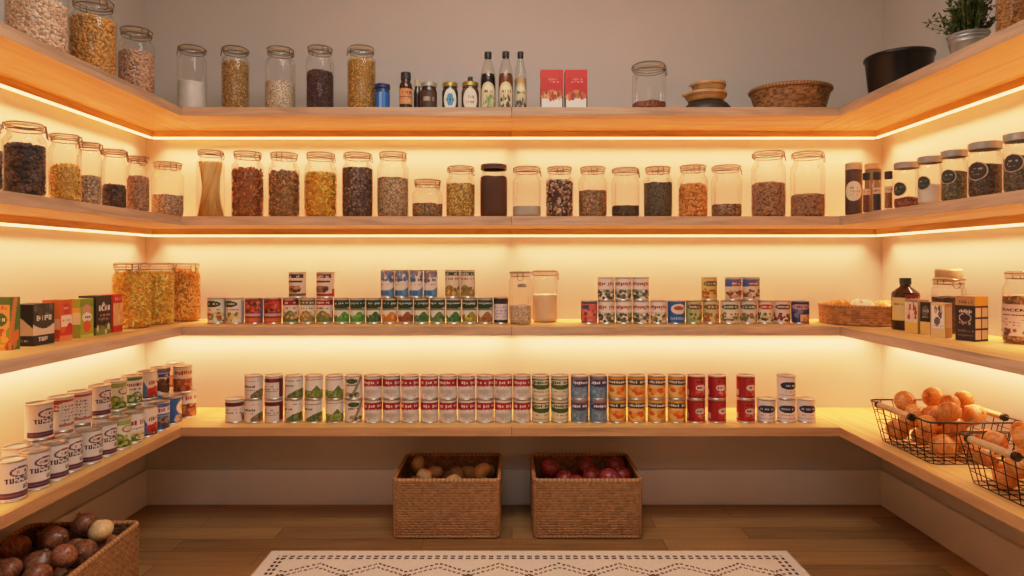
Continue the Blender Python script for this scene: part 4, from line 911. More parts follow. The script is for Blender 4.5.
for (a, b, k, l) in [(540.5, 563.2, 1, 'red food carton with a green salad picture, nearer the bottles'), (565.0, 587.4, 4, 'red food carton with dark lower corners, farther from the bottles')]:
    Y = 2.55; w = (b - a) * Y / F; carton('food_carton', l, 'box', w, .055, wz(69.8, Y) - S1, corner((a + b) / 2, Y, S1), R(0 if k == 1 else -1), red_front(k), sd, None, (196, 90, 70), (176, 44, 34), 'red cartons on the top shelf')

# bowls, dark dish and tray on the top shelf
def lathe_thing(name, label, cat, prof, X, Y, Z, m, part, grp=None, n=48):
    t = thing(name, label, cat, (X, Y, Z), 0, grp); MB().lathe(prof, n).build(part, m, t); return t
X, Y, r = solve_round(682, 732, Y=2.63); zb = S1 + .0003
hd = wz(98.5, 2.555) - zb
t = thing('serving_dish', 'low dark brown dish turned upside down beneath two bowls', 'dish', (X, Y, zb)); 
MB().lathe([(r - .003, 0), (r, .001), (r, .008), (r * .96, hd * .5), (r * .82, hd * .85), (r * .7, hd), (.0001, hd)], 48).build('dish_body', plain('dark_dish', (52, 38, 30), .5), t)
MB().lathe([(r * .55, hd - .001), (r * .55, hd + .0), (r * .5, hd + .001), (.0001, hd + .001)], 40).build('foot_ring', plain('dark_dish', (52, 38, 30)), t)
BAM = plain('bamboo', (190, 144, 92), .5, scale=18, vary=.08)
def bowl(xl, xr, yt, yb, zb_, label, dx=0):
    X, Y, r = solve_round(xl, xr, Y=2.63); h = (yb - yt) * 2.48 / F
    t = thing('wooden_bowl', label, 'bowl', (X, Y, zb_), 0, 'stacked bowls on the top shelf')
    MB().lathe([(.0001, .0), (r * .78, 0), (r * .84, .004), (r * .93, h * .55), (r * .95, h - .012), (r, h - .0105), (r, h - .001), (r - .003, h), (r - .006, h - .002), (r * .86, h * .5), (r * .72, .006), (.0001, .005)], 48).build('bowl_body', BAM, t)
    MB().lathe([(r * .957, h - .018), (r * .965, h - .017), (r * .965, h - .014), (r * .957, h - .013)], 48).build('rim_band', plain('bamboo_dark', (150, 106, 62), .5), t)
    MB().box(-r - .010, -r + .006, -.012, .012, h - .010, h - .003).build('handle_tab', BAM, t, smooth=False)
    return zb_ + h
z2 = bowl(684.5, 727.5, 88.3, 98.0, zb + hd + .0014, 'lower tan wooden bowl resting on the dark dish')
bowl(691.5, 726.5, 79.5, 90.0, z2 + .0003 - .0, 'upper tan wooden bowl on top of the stack')

# ---------------------------------------------------------------- woven baskets
def loop_rr(w, d, rc, n):
    """closed rounded rectangle, n points at even spacing, with outward normals"""
    hw, hd = w / 2 - rc, d / 2 - rc
    segs = []
    for cx, cy, a0 in ((hw, -hd, -90), (hw, hd, 0), (-hw, hd, 90), (-hw, -hd, 180)):
        for i in range(13):
            a = R(a0 + i * 90 / 12); segs.append((cx + rc * math.cos(a), cy + rc * math.sin(a), math.cos(a), math.sin(a)))
    S = np.array(segs); S = np.vstack([S, S[:1]])
    d_ = np.concatenate([[0], np.cumsum(np.hypot(*(S[1:, :2] - S[:-1, :2]).T))])
    q = np.linspace(0, d_[-1], n, endpoint=False)
    P = np.stack([np.interp(q, d_, S[:, i]) for i in range(4)], 1)
    P[:, 2:] /= np.linalg.norm(P[:, 2:], axis=1)[:, None]
    return P, d_[-1]
def loop_ell(a, b, n):
    t = np.linspace(0, 2 * np.pi, 720, endpoint=False)
    S = np.stack([a * np.cos(t), b * np.sin(t), np.cos(t) / a, np.sin(t) / b], 1); S = np.vstack([S, S[:1]])
    d_ = np.concatenate([[0], np.cumsum(np.hypot(*(S[1:, :2] - S[:-1, :2]).T))]); q = np.linspace(0, d_[-1], n, endpoint=False)
    P = np.stack([np.interp(q, d_, S[:, i]) for i in range(4)], 1); P[:, 2:] /= np.linalg.norm(P[:, 2:], axis=1)[:, None]
    return P, d_[-1]
def weave(t, name, loopf, h, stake, row, amp, flare, c0, c1, z0=0, inner=False, seed=0, curve=1.0):
    P, L = loopf(16); ns = max(8, int(L / stake / 2) * 2); nr = max(3, int(h / row)); k = 4
    P, L = loopf(ns * k); nu, nv = ns * k, nr * k + 1
    j = np.arange(nv)[:, None] / k; i = np.arange(nu)[None, :] / k
    rowi = np.minimum(np.floor(j), nr - 1); tr = j - rowi
    sgn = np.where(rowi % 2 == 0, 1, -1)
    d = amp * (sgn * np.cos(np.pi * i) * .38 + 1.15 * np.sqrt(np.clip(1 - (2 * tr - 1) ** 2, 0, 1)))
    if inner: d = -d - .004
    vfrac = (j / nr)
    off = flare * vfrac ** curve + d
    X = P[None, :, 0] + P[None, :, 2] * off; Y = P[None, :, 1] + P[None, :, 3] * off
    Z = np.broadcast_to(z0 + vfrac * h, X.shape)
    q = np.random.default_rng(seed)
    tone = q.uniform(0, 1, (nr + 1, ns))[np.broadcast_to(rowi.astype(int), X.shape), np.broadcast_to((np.floor(i).astype(int)) % ns, X.shape)]
    C = lin(c0)[None, None] * (1 - tone[..., None]) + lin(c1)[None, None] * tone[..., None]
    mb = MB().grid(np.stack([X, Y, Z], 2), nu, nv, closed=True, c=C.reshape(-1, 3))
    return mb.build(name, painted('wicker', .55, .3), t, angle=None)
def rope(t, name, P, z, r, c0, c1, off=0, lift=None):
    n = len(P); pts = np.stack([P[:, 0] + P[:, 2] * off, P[:, 1] + P[:, 3] * off, np.full(n, z)], 1)
    if lift is not None: pts[:, 2] += lift
    mb = MB(); m = 8
    mb.tube(pts, r * (1 + .14 * np.sin(np.arange(n) * 2.1)), m, True)
    tone = (np.sin(np.arange(n) * 2.1) * .5 + .5)
    C = np.repeat(lin(c0)[None] * (1 - tone[:, None]) + lin(c1)[None] * tone[:, None], m, 0)
    return mb.build(name, painted('wicker', .55, .3), t, vertcol=C, angle=None)
WK0, WK1 = (136, 96, 60), (164, 122, 80)
def crate(label, w, d, h, X, Y, Z, rz, base_in):
    t = thing('wicker_basket', label, 'basket', (X, Y, Z), rz, 'wicker storage baskets on the floor')
    rc = .022
    lf = lambda n: loop_rr(w - .014, d - .014, rc, n)
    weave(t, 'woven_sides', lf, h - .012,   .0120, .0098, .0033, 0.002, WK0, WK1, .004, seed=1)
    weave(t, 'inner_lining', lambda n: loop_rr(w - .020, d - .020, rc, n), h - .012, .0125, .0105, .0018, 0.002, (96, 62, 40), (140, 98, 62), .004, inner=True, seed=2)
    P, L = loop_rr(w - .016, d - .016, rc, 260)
    rope(t, 'rim', P, h - .007, .0075, WK0, (196, 146, 96)); rope(t, 'bottom_band', P, .0075, .0068, WK0, WK1)
    P2, _ = loop_rr(w - .04, d - .04, .015, 48)
    mb = MB(); mb.add([(x, y, base_in) for x, y, *_ in P2] + [(x, y, .004) for x, y, *_ in P2], [tuple(range(48))] + [(i, (i + 1) % 48, 48 + (i + 1) % 48, 48 + i) for i in range(48)])
    mb.build('inner_base', plain('basket_base', (110, 76, 48), .7), t, smooth=False)
    for sx in (-1, 1):
        for sy in (-1, 1):
            for k in range(3):
                px_, py_ = sx * (w / 2 - .0075 - (k == 1) * .016), sy * (d / 2 - .0075 - (k == 2) * .016)
                if k == 0: px_, py_ = sx * (w / 2 - .0125), sy * (d / 2 - .0125)
                MB().tube([(px_, py_, .008), (px_, py_, h - .01)], .0052 if k == 0 else .004, 7).build('corner_post', plain('wicker_post', (150, 106, 66), .55), t)
    return t
def pack(n, halfw, halfd, z0, rmin, rmax, seed, flare=0, zmax=9, dome=0):
    q = random.Random(seed); S = []; tries = 0
    while len(S) < n and tries < 400:
        tries += 1
        r = q.uniform(rmin, rmax); best = None
        for _ in range(300):
            x, y = q.uniform(-halfw + r, halfw - r), q.uniform(-halfd + r, halfd - r); z = z0 + r
            for (a, b, c, s) in S:
                dd = (x - a) ** 2 + (y - b) ** 2; R2 = (r + s) ** 2
                if dd < R2: z = max(z, c + math.sqrt(R2 - dd))
            sc = z + (dome * (abs(x) / halfw + abs(y) / halfd) if z > z0 + .10 else 0)
            if best is None or sc < best[0]: best = (sc, x, y, z)
        if best[3] + r * .4 > zmax: continue
        S.append((best[1], best[2], best[3], r))
    return S
def produce_mat(name, cols, streak=(9, 9, 1.5), rough=.42, hue=.12):
    m, nt, b, o = new_mat(name)
    tc = N(nt, 'ShaderNodeTexCoord'); mp = N(nt, 'ShaderNodeMapping'); mp.inputs['Scale'].default_value = streak; nt.links.new(tc.outputs['Object'], mp.inputs['Vector'])
    oi = N(nt, 'ShaderNodeObjectInfo')
    no = N(nt, 'ShaderNodeTexNoise', noise_dimensions='4D'); no.inputs['Scale'].default_value = 1.3; no.inputs['Detail'].default_value = 2.0
    ml = N(nt, 'ShaderNodeMath', operation='MULTIPLY'); nt.links.new(oi.outputs['Random'], ml.inputs[0]); ml.inputs[1].default_value = 50
    nt.links.new(mp.outputs[0], no.inputs['Vector']); nt.links.new(ml.outputs[0], no.inputs['W'])
    k = len(cols); r = ramp(nt, [(.34 + .32 * i / (k - 1), c) for i, c in enumerate(cols)], no.outputs['Fac'])
    hs = N(nt, 'ShaderNodeHueSaturation'); nt.links.new(r.outputs['Color'], hs.inputs['Color'])
    mr = N(nt, 'ShaderNodeMapRange'); nt.links.new(oi.outputs['Random'], mr.inputs['Value']); mr.inputs['To Min'].default_value = 1 - 2 * hue; mr.inputs['To Max'].default_value = 1 + hue
    nt.links.new(mr.outputs[0], hs.inputs['Value']); nt.links.new(hs.outputs[0], b.inputs['Base Color'])
    b.inputs['Roughness'].default_value = rough; bump(nt, b, no.outputs['Fac'], .12, .003)
    return m
def ball_mesh(kind, seed):
    q = np.random.default_rng(seed); n, k = 28, 18
    ph = np.linspace(0, np.pi, k); th = np.arange(n) * 2 * np.pi / n
    PH, TH = np.meshgrid(ph, th, indexing='ij')
    x, y, z = np.sin(PH) * np.cos(TH), np.sin(PH) * np.sin(TH), np.cos(PH)
    if kind == 'onion':
        rr = .97 - .035 * np.cos(TH * 7 + seed) * np.sin(PH) ** 2 * .3
        z = z * .84 + .15 * np.exp(-(PH / .42) ** 2); rr = rr * (1 - .10 * np.exp(-((PH - .35) / .3) ** 2))
        x, y = x * rr, y * rr
    elif kind == 'potato':
        d = .93 + .05 * np.sin(3 * x + seed) * np.cos(2.5 * y + 1) + .02 * np.sin(5 * z + seed * 2); x, y, z = x * d * .80, y * d * .84, z * d
    else:  # apple
        d = 1 - .14 * np.exp(-(PH / .32) ** 2) - .08 * np.exp(-((np.pi - PH) / .3) ** 2); x, y, z = x * d, y * d, z * d * .93
    return MB().grid(np.stack([x, y, z], 2), n, k, closed=True)
def produce(kind, S, mat, base, rz, names, group, label, tilt=1.0, seed=0, special=None, stemm=None):
    q = random.Random(seed); protos = {}
    c, s = math.cos(rz), math.sin(rz)
    for i, (x, y, z, r) in enumerate(S):
        v = i % 3
        if v not in protos:
            o = ball_mesh(kind, v + seed).build(names[0], mat, None, angle=None)
            if kind == 'onion':
                mb = MB()
                for j in range(5):
                    a = j * 1.256 + v; mb.tube([(.05 * math.cos(a), .05 * math.sin(a), .90), (.07 * math.cos(a), .07 * math.sin(a), 1.03), (.15 * math.cos(a + .3), .15 * math.sin(a + .3), 1.03 + .08 * (1 + .3 * math.sin(j * 2)))], [.075, .055, .014], 5)
                mb.build('dry_stem', stemm, o)
            elif kind == 'apple':
                MB().tube([(0, 0, .78), (.02, .01, .9), (.06, .02, 1.0)], [.03, .025, .035], 5).build('stalk', plain('apple_stalk', (80, 54, 34), .7), o)
            protos[v] = o
        else: o = copy_tree(protos[v])
        o.location = (base[0] + c * x - s * y, base[1] + s * x + c * y, base[2] + z)
        o.rotation_euler = (q.uniform(-1, 1) * tilt * 1.6, q.uniform(-1, 1) * tilt * 1.6, q.uniform(0, 6.28)); rr = r * (.93 if kind == 'onion' else 1.0)
        o.scale = (rr * .985, rr * .985, rr * (.985 if kind != 'onion' else .96))
        tag(o, special.get(i, label) if special else label, names[1], group)
    return protos
POT = produce_mat('potato_skin', [(150, 106, 62), (190, 142, 88), (206, 160, 104)], (7, 7, 7), .6)
APP = produce_mat('apple_skin', [(96, 20, 34), (140, 36, 48), (164, 84, 62)], (8, 8, 2), .35)
ONI = produce_mat('brown_onion_skin', [(116, 66, 46), (146, 88, 60), (178, 122, 86)], (6, 6, .6), .35, .2)
TAN = produce_mat('golden_onion_skin', [(190, 108, 44), (216, 138, 62), (230, 166, 90)], (6, 6, .8), .38, .1)
PALE = produce_mat('pale_onion_skin', [(206, 170, 110), (222, 190, 134), (230, 204, 156)], (9, 9, 1.6), .35, .04)
STEMM = plain('onion_stem', (150, 112, 70), .8)
HB = .232
B1c, B2c = (-.2545, 2.655), (.2935, 2.655)
crate('wicker basket of potatoes, left of the pair under the back shelf', .425, .352, HB, B1c[0], B1c[1], 0, 0, .105)
crate('wicker basket of red apples, right of the pair under the back shelf', .431, .352, HB, B2c[0], B2c[1], 0, 0, .105)
produce('potato', pack(19, .190, .150, .106, .036, .043, 3, zmax=.236), POT, (B1c[0], B1c[1], 0), 0, ('potato', 'potato'), 'potatoes in the left floor basket', 'brown potato heaped in the wicker basket beside the apple basket', seed=1)
produce('apple', pack(20, .193, .150, .106, .036, .042, 8, zmax=.236), APP, (B2c[0], B2c[1], 0), 0, ('red_apple', 'apple'), 'apples in the right floor basket', 'red apple heaped in the wicker basket beside the potato basket', seed=2, tilt=.4)
LBc, LBr = (-1.362, 1.868), R(94.0)
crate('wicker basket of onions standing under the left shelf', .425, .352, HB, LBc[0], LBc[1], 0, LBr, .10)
Sx = pack(26, .190, .152, .101, .037, .047, 5, zmax=.268, dome=.012)
top_ = max(range(len(Sx)), key=lambda i: Sx[i][0] * 1.0 - Sx[i][1] * 1.0 + Sx[i][2] * 3)
ons = [s_ for i, s_ in enumerate(Sx) if i != top_]
produce('onion', ons, ONI, (LBc[0], LBc[1], 0), LBr, ('brown_onion', 'onion'), 'onions in the left wicker basket', 'brown-skinned onion heaped in the wicker basket under the left shelf', seed=3, tilt=.65, stemm=STEMM)
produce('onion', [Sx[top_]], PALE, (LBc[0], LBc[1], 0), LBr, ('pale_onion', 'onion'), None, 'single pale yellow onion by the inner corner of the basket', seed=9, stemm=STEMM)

# oval tray on the top shelf
X, Y, r = solve_round(748, 834, Y=2.655)
t = thing('wicker_tray', 'shallow oval wicker tray at the corner of the top shelf', 'tray', (X, Y, zb)); hT = wz(82.5, Y - .1) - zb
fl = .028; a_, b_ = r - fl - .006, .135 - fl
weave(t, 'woven_sides', lambda n: loop_ell(a_, b_, n), hT - .012, .012, .0075, .0022, fl, (104, 68, 40), (170, 120, 74), .002, seed=4)
weave(t, 'inner_lining', lambda n: loop_ell(a_ - .004, b_ - .004, n), hT - .012, .012, .0095, .0018, fl, (96, 62, 38), (140, 98, 60), .002, inner=True, seed=5)
P, _ = loop_ell(a_ + fl, b_ + fl, 220); rope(t, 'rim', P, hT - .009, .009, (120, 80, 46), (180, 130, 80))
P, _ = loop_ell(a_ - .004, b_ - .004, 60); MB().add([(x, y, .006) for x, y, *_ in P], [tuple(range(60))]).build('tray_base', plain('basket_base', (110, 76, 48)), t, smooth=False)
# bread basket on the third shelf, right corner, with packets
BX, BY, BA, BBr, BH = 1.442, 2.642, .170, .158, .082
t = thing('wicker_basket', 'low oval wicker basket of packets in the corner of the third shelf', 'basket', (BX, BY, S3 + .0003), R(-20))
weave(t, 'woven_sides', lambda n: loop_ell(BA - .01, BBr - .01, n), BH - .008, .015, .0088, .0024, .004, (140, 88, 46), (190, 130, 76), .002, seed=6)
weave(t, 'inner_lining', lambda n: loop_ell(BA - .014, BBr - .014, n), BH - .008, .015, .0105, .002, .004, (120, 78, 44), (160, 110, 66), .002, inner=True, seed=7)
P, _ = loop_ell(BA - .007, BBr - .007, 220); rope(t, 'rim', P, BH - .006, .006, (150, 100, 54), (196, 140, 84))
P, _ = loop_ell(BA - .018, BBr - .018, 60); MB().add([(x, y, .006) for x, y, *_ in P], [tuple(range(60))]).build('basket_base', plain('basket_base', (110, 76, 48)), t, smooth=False)
def packet(label, w, d, h, loc, rz, cv, ry=0):
    nu, nv = cv.w, cv.h
    U, V = np.meshgrid(np.linspace(-1, 1, nu + 1), np.linspace(-1, 1, nv + 1))
    th = h * np.clip((1 - U ** 4) * (1 - V ** 4), 0, 1) ** .6 * (1 + .08 * np.sin(U * 7) * np.cos(V * 5))
    mb = MB(); mb.grid(np.stack([U * w / 2, V * d / 2, th / 2], 2), nu + 1, nv + 1); mb.grid(np.stack([-U * w / 2, V * d / 2, -th / 2], 2), nu + 1, nv + 1)
    o = mb.build('snack_packet', painted('packet_foil', .3, .5), None, facecol=np.concatenate([cv.a.reshape(-1, 3), cv.a[:, ::-1].reshape(-1, 3)]), angle=None)
    o.location = loc; o.rotation_euler = (0, ry, rz); return tag(o, label, 'packet', 'packets in the oval basket')
def pcv(c, k, spots):
    cv = Cv(24, 18, c); cv.spots(.1, .9, .1, .9, spots, 12, .09, k).scrib(.2, .8, .5, .16, (120, 70, 30), k); return cv
def bl_(lx, ly): c_, s_ = math.cos(R(-20)), math.sin(R(-20)); return BX + c_ * lx - s_ * ly, BY + s_ * lx + c_ * ly
zz_ = S3 + .072
x, y = bl_(-.086, -.0); packet('orange-yellow packet at the wall-side end of the oval basket', .074, .15, .052, (x, y, zz_), R(-20), pcv((222, 134, 30), 1, [(206, 100, 40), (236, 190, 90)]))
x, y = bl_(-.003, -.0); packet('white and green packet in the middle of the oval basket', .074, .17, .052, (x, y, zz_ + .001), R(-20), pcv((226, 214, 180), 2, [(110, 110, 60), (120, 60, 40), (200, 190, 140)]))
x, y = bl_(.080, .0); packet('yellow packet nearest the dark bottle in the oval basket', .074, .15, .052, (x, y, zz_ - .003), R(-20), pcv((226, 150, 50), 3, [(236, 200, 120), (206, 130, 60)]))

# ---------------------------------------------------------------- wire baskets of onions
def wire_basket(label, X0, X1, Y0, Y1, h, fl, grip, rz=0):
    """base rectangle X0..X1, Y0..Y1 on the lowest shelf; rim flares out by fl towards room and ends"""
    cx, cy = (X0 + X1) / 2, (Y0 + Y1) / 2; w, d = X1 - X0, Y1 - Y0
    t = thing('wire_basket', label, 'basket', (cx, cy, S4 + .0003), rz, 'wire baskets on the lowest shelf')
    wr = .0015; z0 = .002
    def ring(f, r=wr):
        hw, hd = w / 2 + fl * f, d / 2 + fl * f; z = z0 + (h - z0) * f; c = .02
        pts = []
        for sx, sy, a0 in ((1, -1, -90), (1, 1, 0), (-1, 1, 90), (-1, -1, 180)):
            for i in range(4):
                a = R(a0 + i * 30); pts.append((sx * (hw - c) + c * math.cos(a), sy * (hd - c) + c * math.sin(a), z))
        return pts
    m = MB()
    for f in (0, .25, .5, .75): m.tube(ring(f), wr, 5, True)
    def up(x, y, dx, dy): m.tube([(x, y, z0), (x + dx * fl, y + dy * fl, h)], wr, 5)
    nx, ny = int(w / .034), int(d / .034)
    for i in range(1, nx):
        x = -w / 2 + w * i / nx
        for s_ in (-1, 1): up(x, s_ * d / 2, (2 * i / nx - 1), s_)
        m.tube([(x, -d / 2, z0), (x, d / 2, z0)], wr, 5)
    for i in range(1, ny):
        y = -d / 2 + d * i / ny
        for s_ in (-1, 1): up(s_ * w / 2, y, s_, (2 * i / ny - 1))
        m.tube([(-w / 2, y, z0), (w / 2, y, z0)], wr, 5)
    for sx in (-1, 1):
        for sy in (-1, 1): m.tube([(sx * (w / 2 - .006), sy * (d / 2 - .006), z0), (sx * (w / 2 + fl - .006), sy * (d / 2 + fl - .006), h)], wr, 5)
    m.build('wire_mesh', DARKWIRE, t)
    MB().tube(ring(1), .0030, 7, True).build('rim_wire', DARKWIRE, t)
    for s_ in (-1, 1):
        xg = s_ * (w / 2 + fl + .002)
        g = MB().tube([(xg, grip[0], h - .004), (xg, (grip[0] + grip[1]) / 2, h - .003), (xg, grip[1], h - .004)], .0105, 12).build('wooden_grip', PALEWOOD, t)
        for e_, dd in ((grip[0], -1), (grip[1], 1)):
            MB().tube([(xg, e_ + dd * .0005, h - .004), (xg, e_ + dd * .012, h - .004)], .0125, 10).build('grip_collar', DARKWIRE, g)
    return (cx, cy, S4), w, d
WH, FL = .139, .026
(b1, w1, d1) = wire_basket('black wire basket of golden onions, farther one toward the corner', 1.332, 1.580, 2.035, 2.328, WH, FL, (-.075, .100))
S_ = pack(60, w1 / 2 + .008, d1 / 2 + .008, .004, .032, .045, 22, zmax=.190, dome=.02)
produce('onion', S_, TAN, b1, 0, ('golden_onion', 'onion'), 'onions in the farther wire basket', 'golden-skinned onion in the wire basket toward the corner', seed=11, tilt=.75, stemm=STEMM)
(b2, w2, d2) = wire_basket('black wire basket of golden onions, nearer one at the picture edge', 1.338, 1.582, 1.615, 1.878, WH, FL, (-.07, .09))
S_ = pack(60, w2 / 2 + .008, d2 / 2 + .008, .004, .032, .045, 33, zmax=.186, dome=.02)
produce('onion', S_, TAN, b2, 0, ('golden_onion', 'onion'), 'onions in the nearer wire basket', 'golden-skinned onion in the wire basket at the picture edge', seed=14, tilt=.75, stemm=STEMM)

# ---------------------------------------------------------------- cartons on the third shelf, left
GC = 'food cartons on the third shelf by the left wall'
def cartonL(label, y0, y1, depth, h, front, side, top, base, xf=-1.415, name='food_carton'):
    # -Y face = front canvas (width = depth), +X face = side canvas
    w = depth
    return carton(name, label, 'box', w, y1 - y0, h, (xf - w / 2, y0, S3 + .0003), 0, front, None, side, top, base, GC)
f = Cv(40, 44, (206, 150, 84)); f.rect(0, 1, .86, 1, (70, 100, 40)).scrib(.2, .95, .80, .07, (196, 80, 40), 1, .95).ell(.72, .58, .22, .13, (44, 84, 44)).scrib(.58, .86, .58, .06, (206, 200, 170), 2).hill(.6, .4, .4, .1, (206, 120, 50)).spots(.3, 1, .05, .35, [(226, 150, 60), (150, 70, 40), (110, 130, 50)], 18, .08, 1)
s = Cv(16, 44, (70, 104, 44)); s.put(np.abs(s.X - .15 - (s.Y - .3) * .6) < .2, (206, 120, 60)).spots(0, .8, .05, .3, [(206, 110, 50), (150, 60, 40)], 6, .16, 2)
cartonL('orange and green carton at the picture edge', 1.811, 1.850, .105, .149, f, s, (90, 110, 60), (80, 104, 50))
f = Cv(32, 40, (206, 170, 130)); f.put((f.Y > .92 - f.X * .5), (34, 30, 30)).rect(0, 1, 0, .24, (38, 32, 34)).scrib(.3, .8, .12, .06, (150, 140, 130), 3)
s = Cv(36, 40, (216, 190, 156)); s.put(s.Y > .52 - .12 * np.sin(s.X * 3.1), (44, 42, 36)).spots(.1, .9, .65, .95, [(90, 86, 70), (60, 56, 50)], 12, .08, 1).text(.18, .6, .18, .12, 'BIPO', (214, 206, 190)).rect(0, 1, 0, .24, (40, 34, 36)).text(.25, .1, .15, .09, 'TUP', (214, 200, 180))
cartonL('black and cream carton with a dark foot band', 1.900, 1.988, .072, .123, f, s, (50, 44, 40), (46, 40, 40))
f = Cv(16, 40, (216, 110, 50)); f.rect(0, 1, .3, .55, (226, 170, 120)).rect(0, 1, .08, .28, (200, 70, 40))
s = Cv(26, 40, (206, 84, 44)); s.ell(.55, .78, .3, .14, (180, 50, 40)).scrib(.3, .8, .8, .06, (230, 170, 130), 1).rect(.1, .95, .34, .62, (226, 206, 180)).scrib(.25, .8, .5, .05, (110, 110, 80), 3).put((s.Y < .32 - .12 * np.sin(s.X * 6)) & (s.Y > .14), (186, 36, 32)).rect(0, 1, 0, .12, (222, 130, 80))
cartonL('orange carton with a red wave, beside the green carton', 2.012, 2.070, .055, .130, f, s, (214, 120, 60), (206, 90, 50))
f = Cv(16, 40, (150, 160, 56)); f.rect(0, 1, .66, .78, (206, 170, 60)).rect(0, 1, .36, .64, (206, 196, 150)).rect(0, 1, 0, .34, (120, 136, 44))
s = Cv(26, 40, (150, 164, 54)); s.rect(0, 1, .8, 1, (120, 140, 44)).ell(.5, .72, .3, .14, (206, 140, 110)).ell(.5, .52, .36, .12, (226, 216, 196)).scrib(.28, .75, .52, .07, (70, 70, 50), 2, .95).ell(.5, .28, .3, .16, (206, 80, 40)).rect(0, 1, 0, .08, (190, 190, 70))
cartonL('lime green carton with an orange disc', 2.108, 2.174, .055, .128, f, s, (150, 160, 70), (140, 150, 60))
f = Cv(10, 40, (40, 30, 28)); f.rect(0, 1, 0, .2, (90, 100, 50))
s = Cv(36, 44, (46, 34, 32)); s.put(s.Y < .18 + .06 * np.sin(s.X * 5), (120, 130, 60)).spots(.1, .9, .02, .2, [(206, 200, 120), (90, 100, 40)], 10, .07, 1).text(.2, .62, .19, .12, 'BCAH', (226, 214, 200)).put((s.Y > .76) & (s.Y < .86 - np.abs(s.X - .5)), (200, 190, 176)).scrib(.15, .85, .5, .05, (190, 140, 120), 2).scrib(.2, .8, .4, .05, (150, 110, 96), 4).ell(.5, .4, .36, .06, (90, 80, 70), .9)
cartonL('black carton with a white name and green foot', 2.187, 2.269, .06, .134, f, s, (60, 40, 36), (46, 34, 32))
f = Cv(10, 40, (200, 50, 36)); s = Cv(20, 40, (216, 160, 100)); s.rect(0, 1, .78, 1, (190, 40, 34)).scrib(.2, .8, .88, .08, (226, 150, 110), 1).rect(0, 1, 0, .18, (190, 40, 34)).spots(.1, .9, .25, .7, [(226, 180, 120), (206, 140, 80)], 8, .1, 1)
cartonL('narrow red and cream carton touching the pasta jar', 2.282, 2.336, .05, .134, f, s, (200, 60, 44), (196, 50, 40))

# cartons, bottle and jars on the third shelf, right
GR = 'packages on the third shelf by the right wall'
def cartonR(label, px, Y, lw, rw, h, rot, lcv, rcv, top, base):
    # nearest vertical edge at (px, Y); left face length lw (towards the room), right face length rw
    X = wx(px, Y); a = R(rot)
    ux, uy = math.cos(a), math.sin(a); vx, vy = -math.sin(a), math.cos(a)
    # carton local: front face spans x -w/2..w/2 at y=0; take front = right face (rw wide), left face = depth lw
    cxp, cyp = X + ux * rw / 2, Y + uy * rw / 2
    return carton('food_carton', label, 'box', rw, lw, h, (cxp, cyp, S3 + .0003), a, rcv, lcv, None, top, base, GR)
l = Cv(36, 44, (38, 28, 30)); l.rect(0, 1, .80, 1, (176, 130, 80)).scrib(.2, .8, .87, .06, (110, 76, 50), 1).scrib(.12, .85, .66, .07, (206, 196, 186), 2, .95).ell(.5, .52, .32, .1, (190, 176, 166), .75).scrib(.2, .8, .4, .06, (150, 130, 120), 4).scrib(.15, .85, .22, .05, (110, 96, 90), 6).scrib(.15, .85, .12, .05, (110, 96, 90), 7)
r_ = Cv(24, 44, (46, 34, 32)); r_.rect(0, 1, .80, 1, (206, 150, 60))
for i in range(3):
    for j in range(2): r_.rect(.06 + .5 * j, .46 + .5 * j, .05 + .25 * i, .26 + .25 * i, (196, 180, 156))
cartonR('black carton with tan top and pale side panels', 975, 2.011, .062, .060, .141, 20, l, r_, (206, 150, 70), (60, 44, 40))
l = Cv(26, 40, (214, 180, 120)); l.rect(.08, .92, .28, .92, (222, 210, 206)).spots(.3, .75, .62, .86, [(110, 80, 50), (60, 60, 70), (190, 160, 90)], 9, .09, 1).ell(.45, .48, .22, .12, (96, 80, 60)).scrib(.2, .8, .34, .05, (120, 90, 70), 1)
r_ = Cv(12, 40, (170, 130, 84)); r_.rect(.1, .9, .3, .9, (186, 160, 130))
cartonR('tan and white carton beside the black carton', 945, 2.109, .045, .04, .1135, 27, l, r_, (200, 170, 120), (180, 140, 90))
l = Cv(24, 40, (36, 32, 34)); l.rect(0, 1, 0, .40, (216, 176, 96)).ell(.5, .74, .34, .16, (90, 84, 80)).scrib(.2, .8, .74, .08, (190, 180, 170), 2).scrib(.2, .8, .55, .05, (150, 140, 130), 4)
cartonR('dark-topped carton with yellow foot, beside the tan carton', 930.3, 2.192, .040, .05, .112, 14, l, None, (110, 100, 96), (90, 70, 56))
l = Cv(26, 40, (222, 206, 186)); l.rect(0, 1, 0, .32, (226, 180, 84)).spots(.15, .85, .42, .85, [(190, 60, 50), (150, 40, 40), (226, 190, 160), (90, 60, 50)], 14, .1, 3).rect(0, 1, .92, 1, (150, 120, 96))
cartonR('small white and yellow carton with red picture, beside the dark bottle', 917.5, 2.246, .058, .045, .118, 9, l, None, (190, 160, 120), (190, 150, 90))
cv = Cv(40, 24, (196, 170, 96)); cv.rect(.04, .96, .06, .94, (210, 186, 116)).scrib(.2, .8, .7, .09, (110, 90, 50), 1)
t = thing('sauce_bottle', 'dark squat bottle with a green-black cap beside the oval basket', 'bottle', (1.465, 2.395, S3 + .0003), 0, GR)
rb = .046
MB().lathe([(.0001, .001), (rb - .004, .001), (rb, .006), (rb, .128), (rb * .97, .138), (rb * .62, .152), (.018, .160), (.017, .176), (.0001, .177)], 40).build('bottle_body', plain('dark_sauce', (48, 26, 18), .15), t)
MB().lathe([(.019, .168), (.020, .169), (.020, .190), (.018, .192), (.0001, .192)], 28).build('cap', plain('green_cap', (40, 58, 44), .45), t)
patch(t, 'paper_label', rb, R(-62), .078, .026, .042, cv, 'rect')
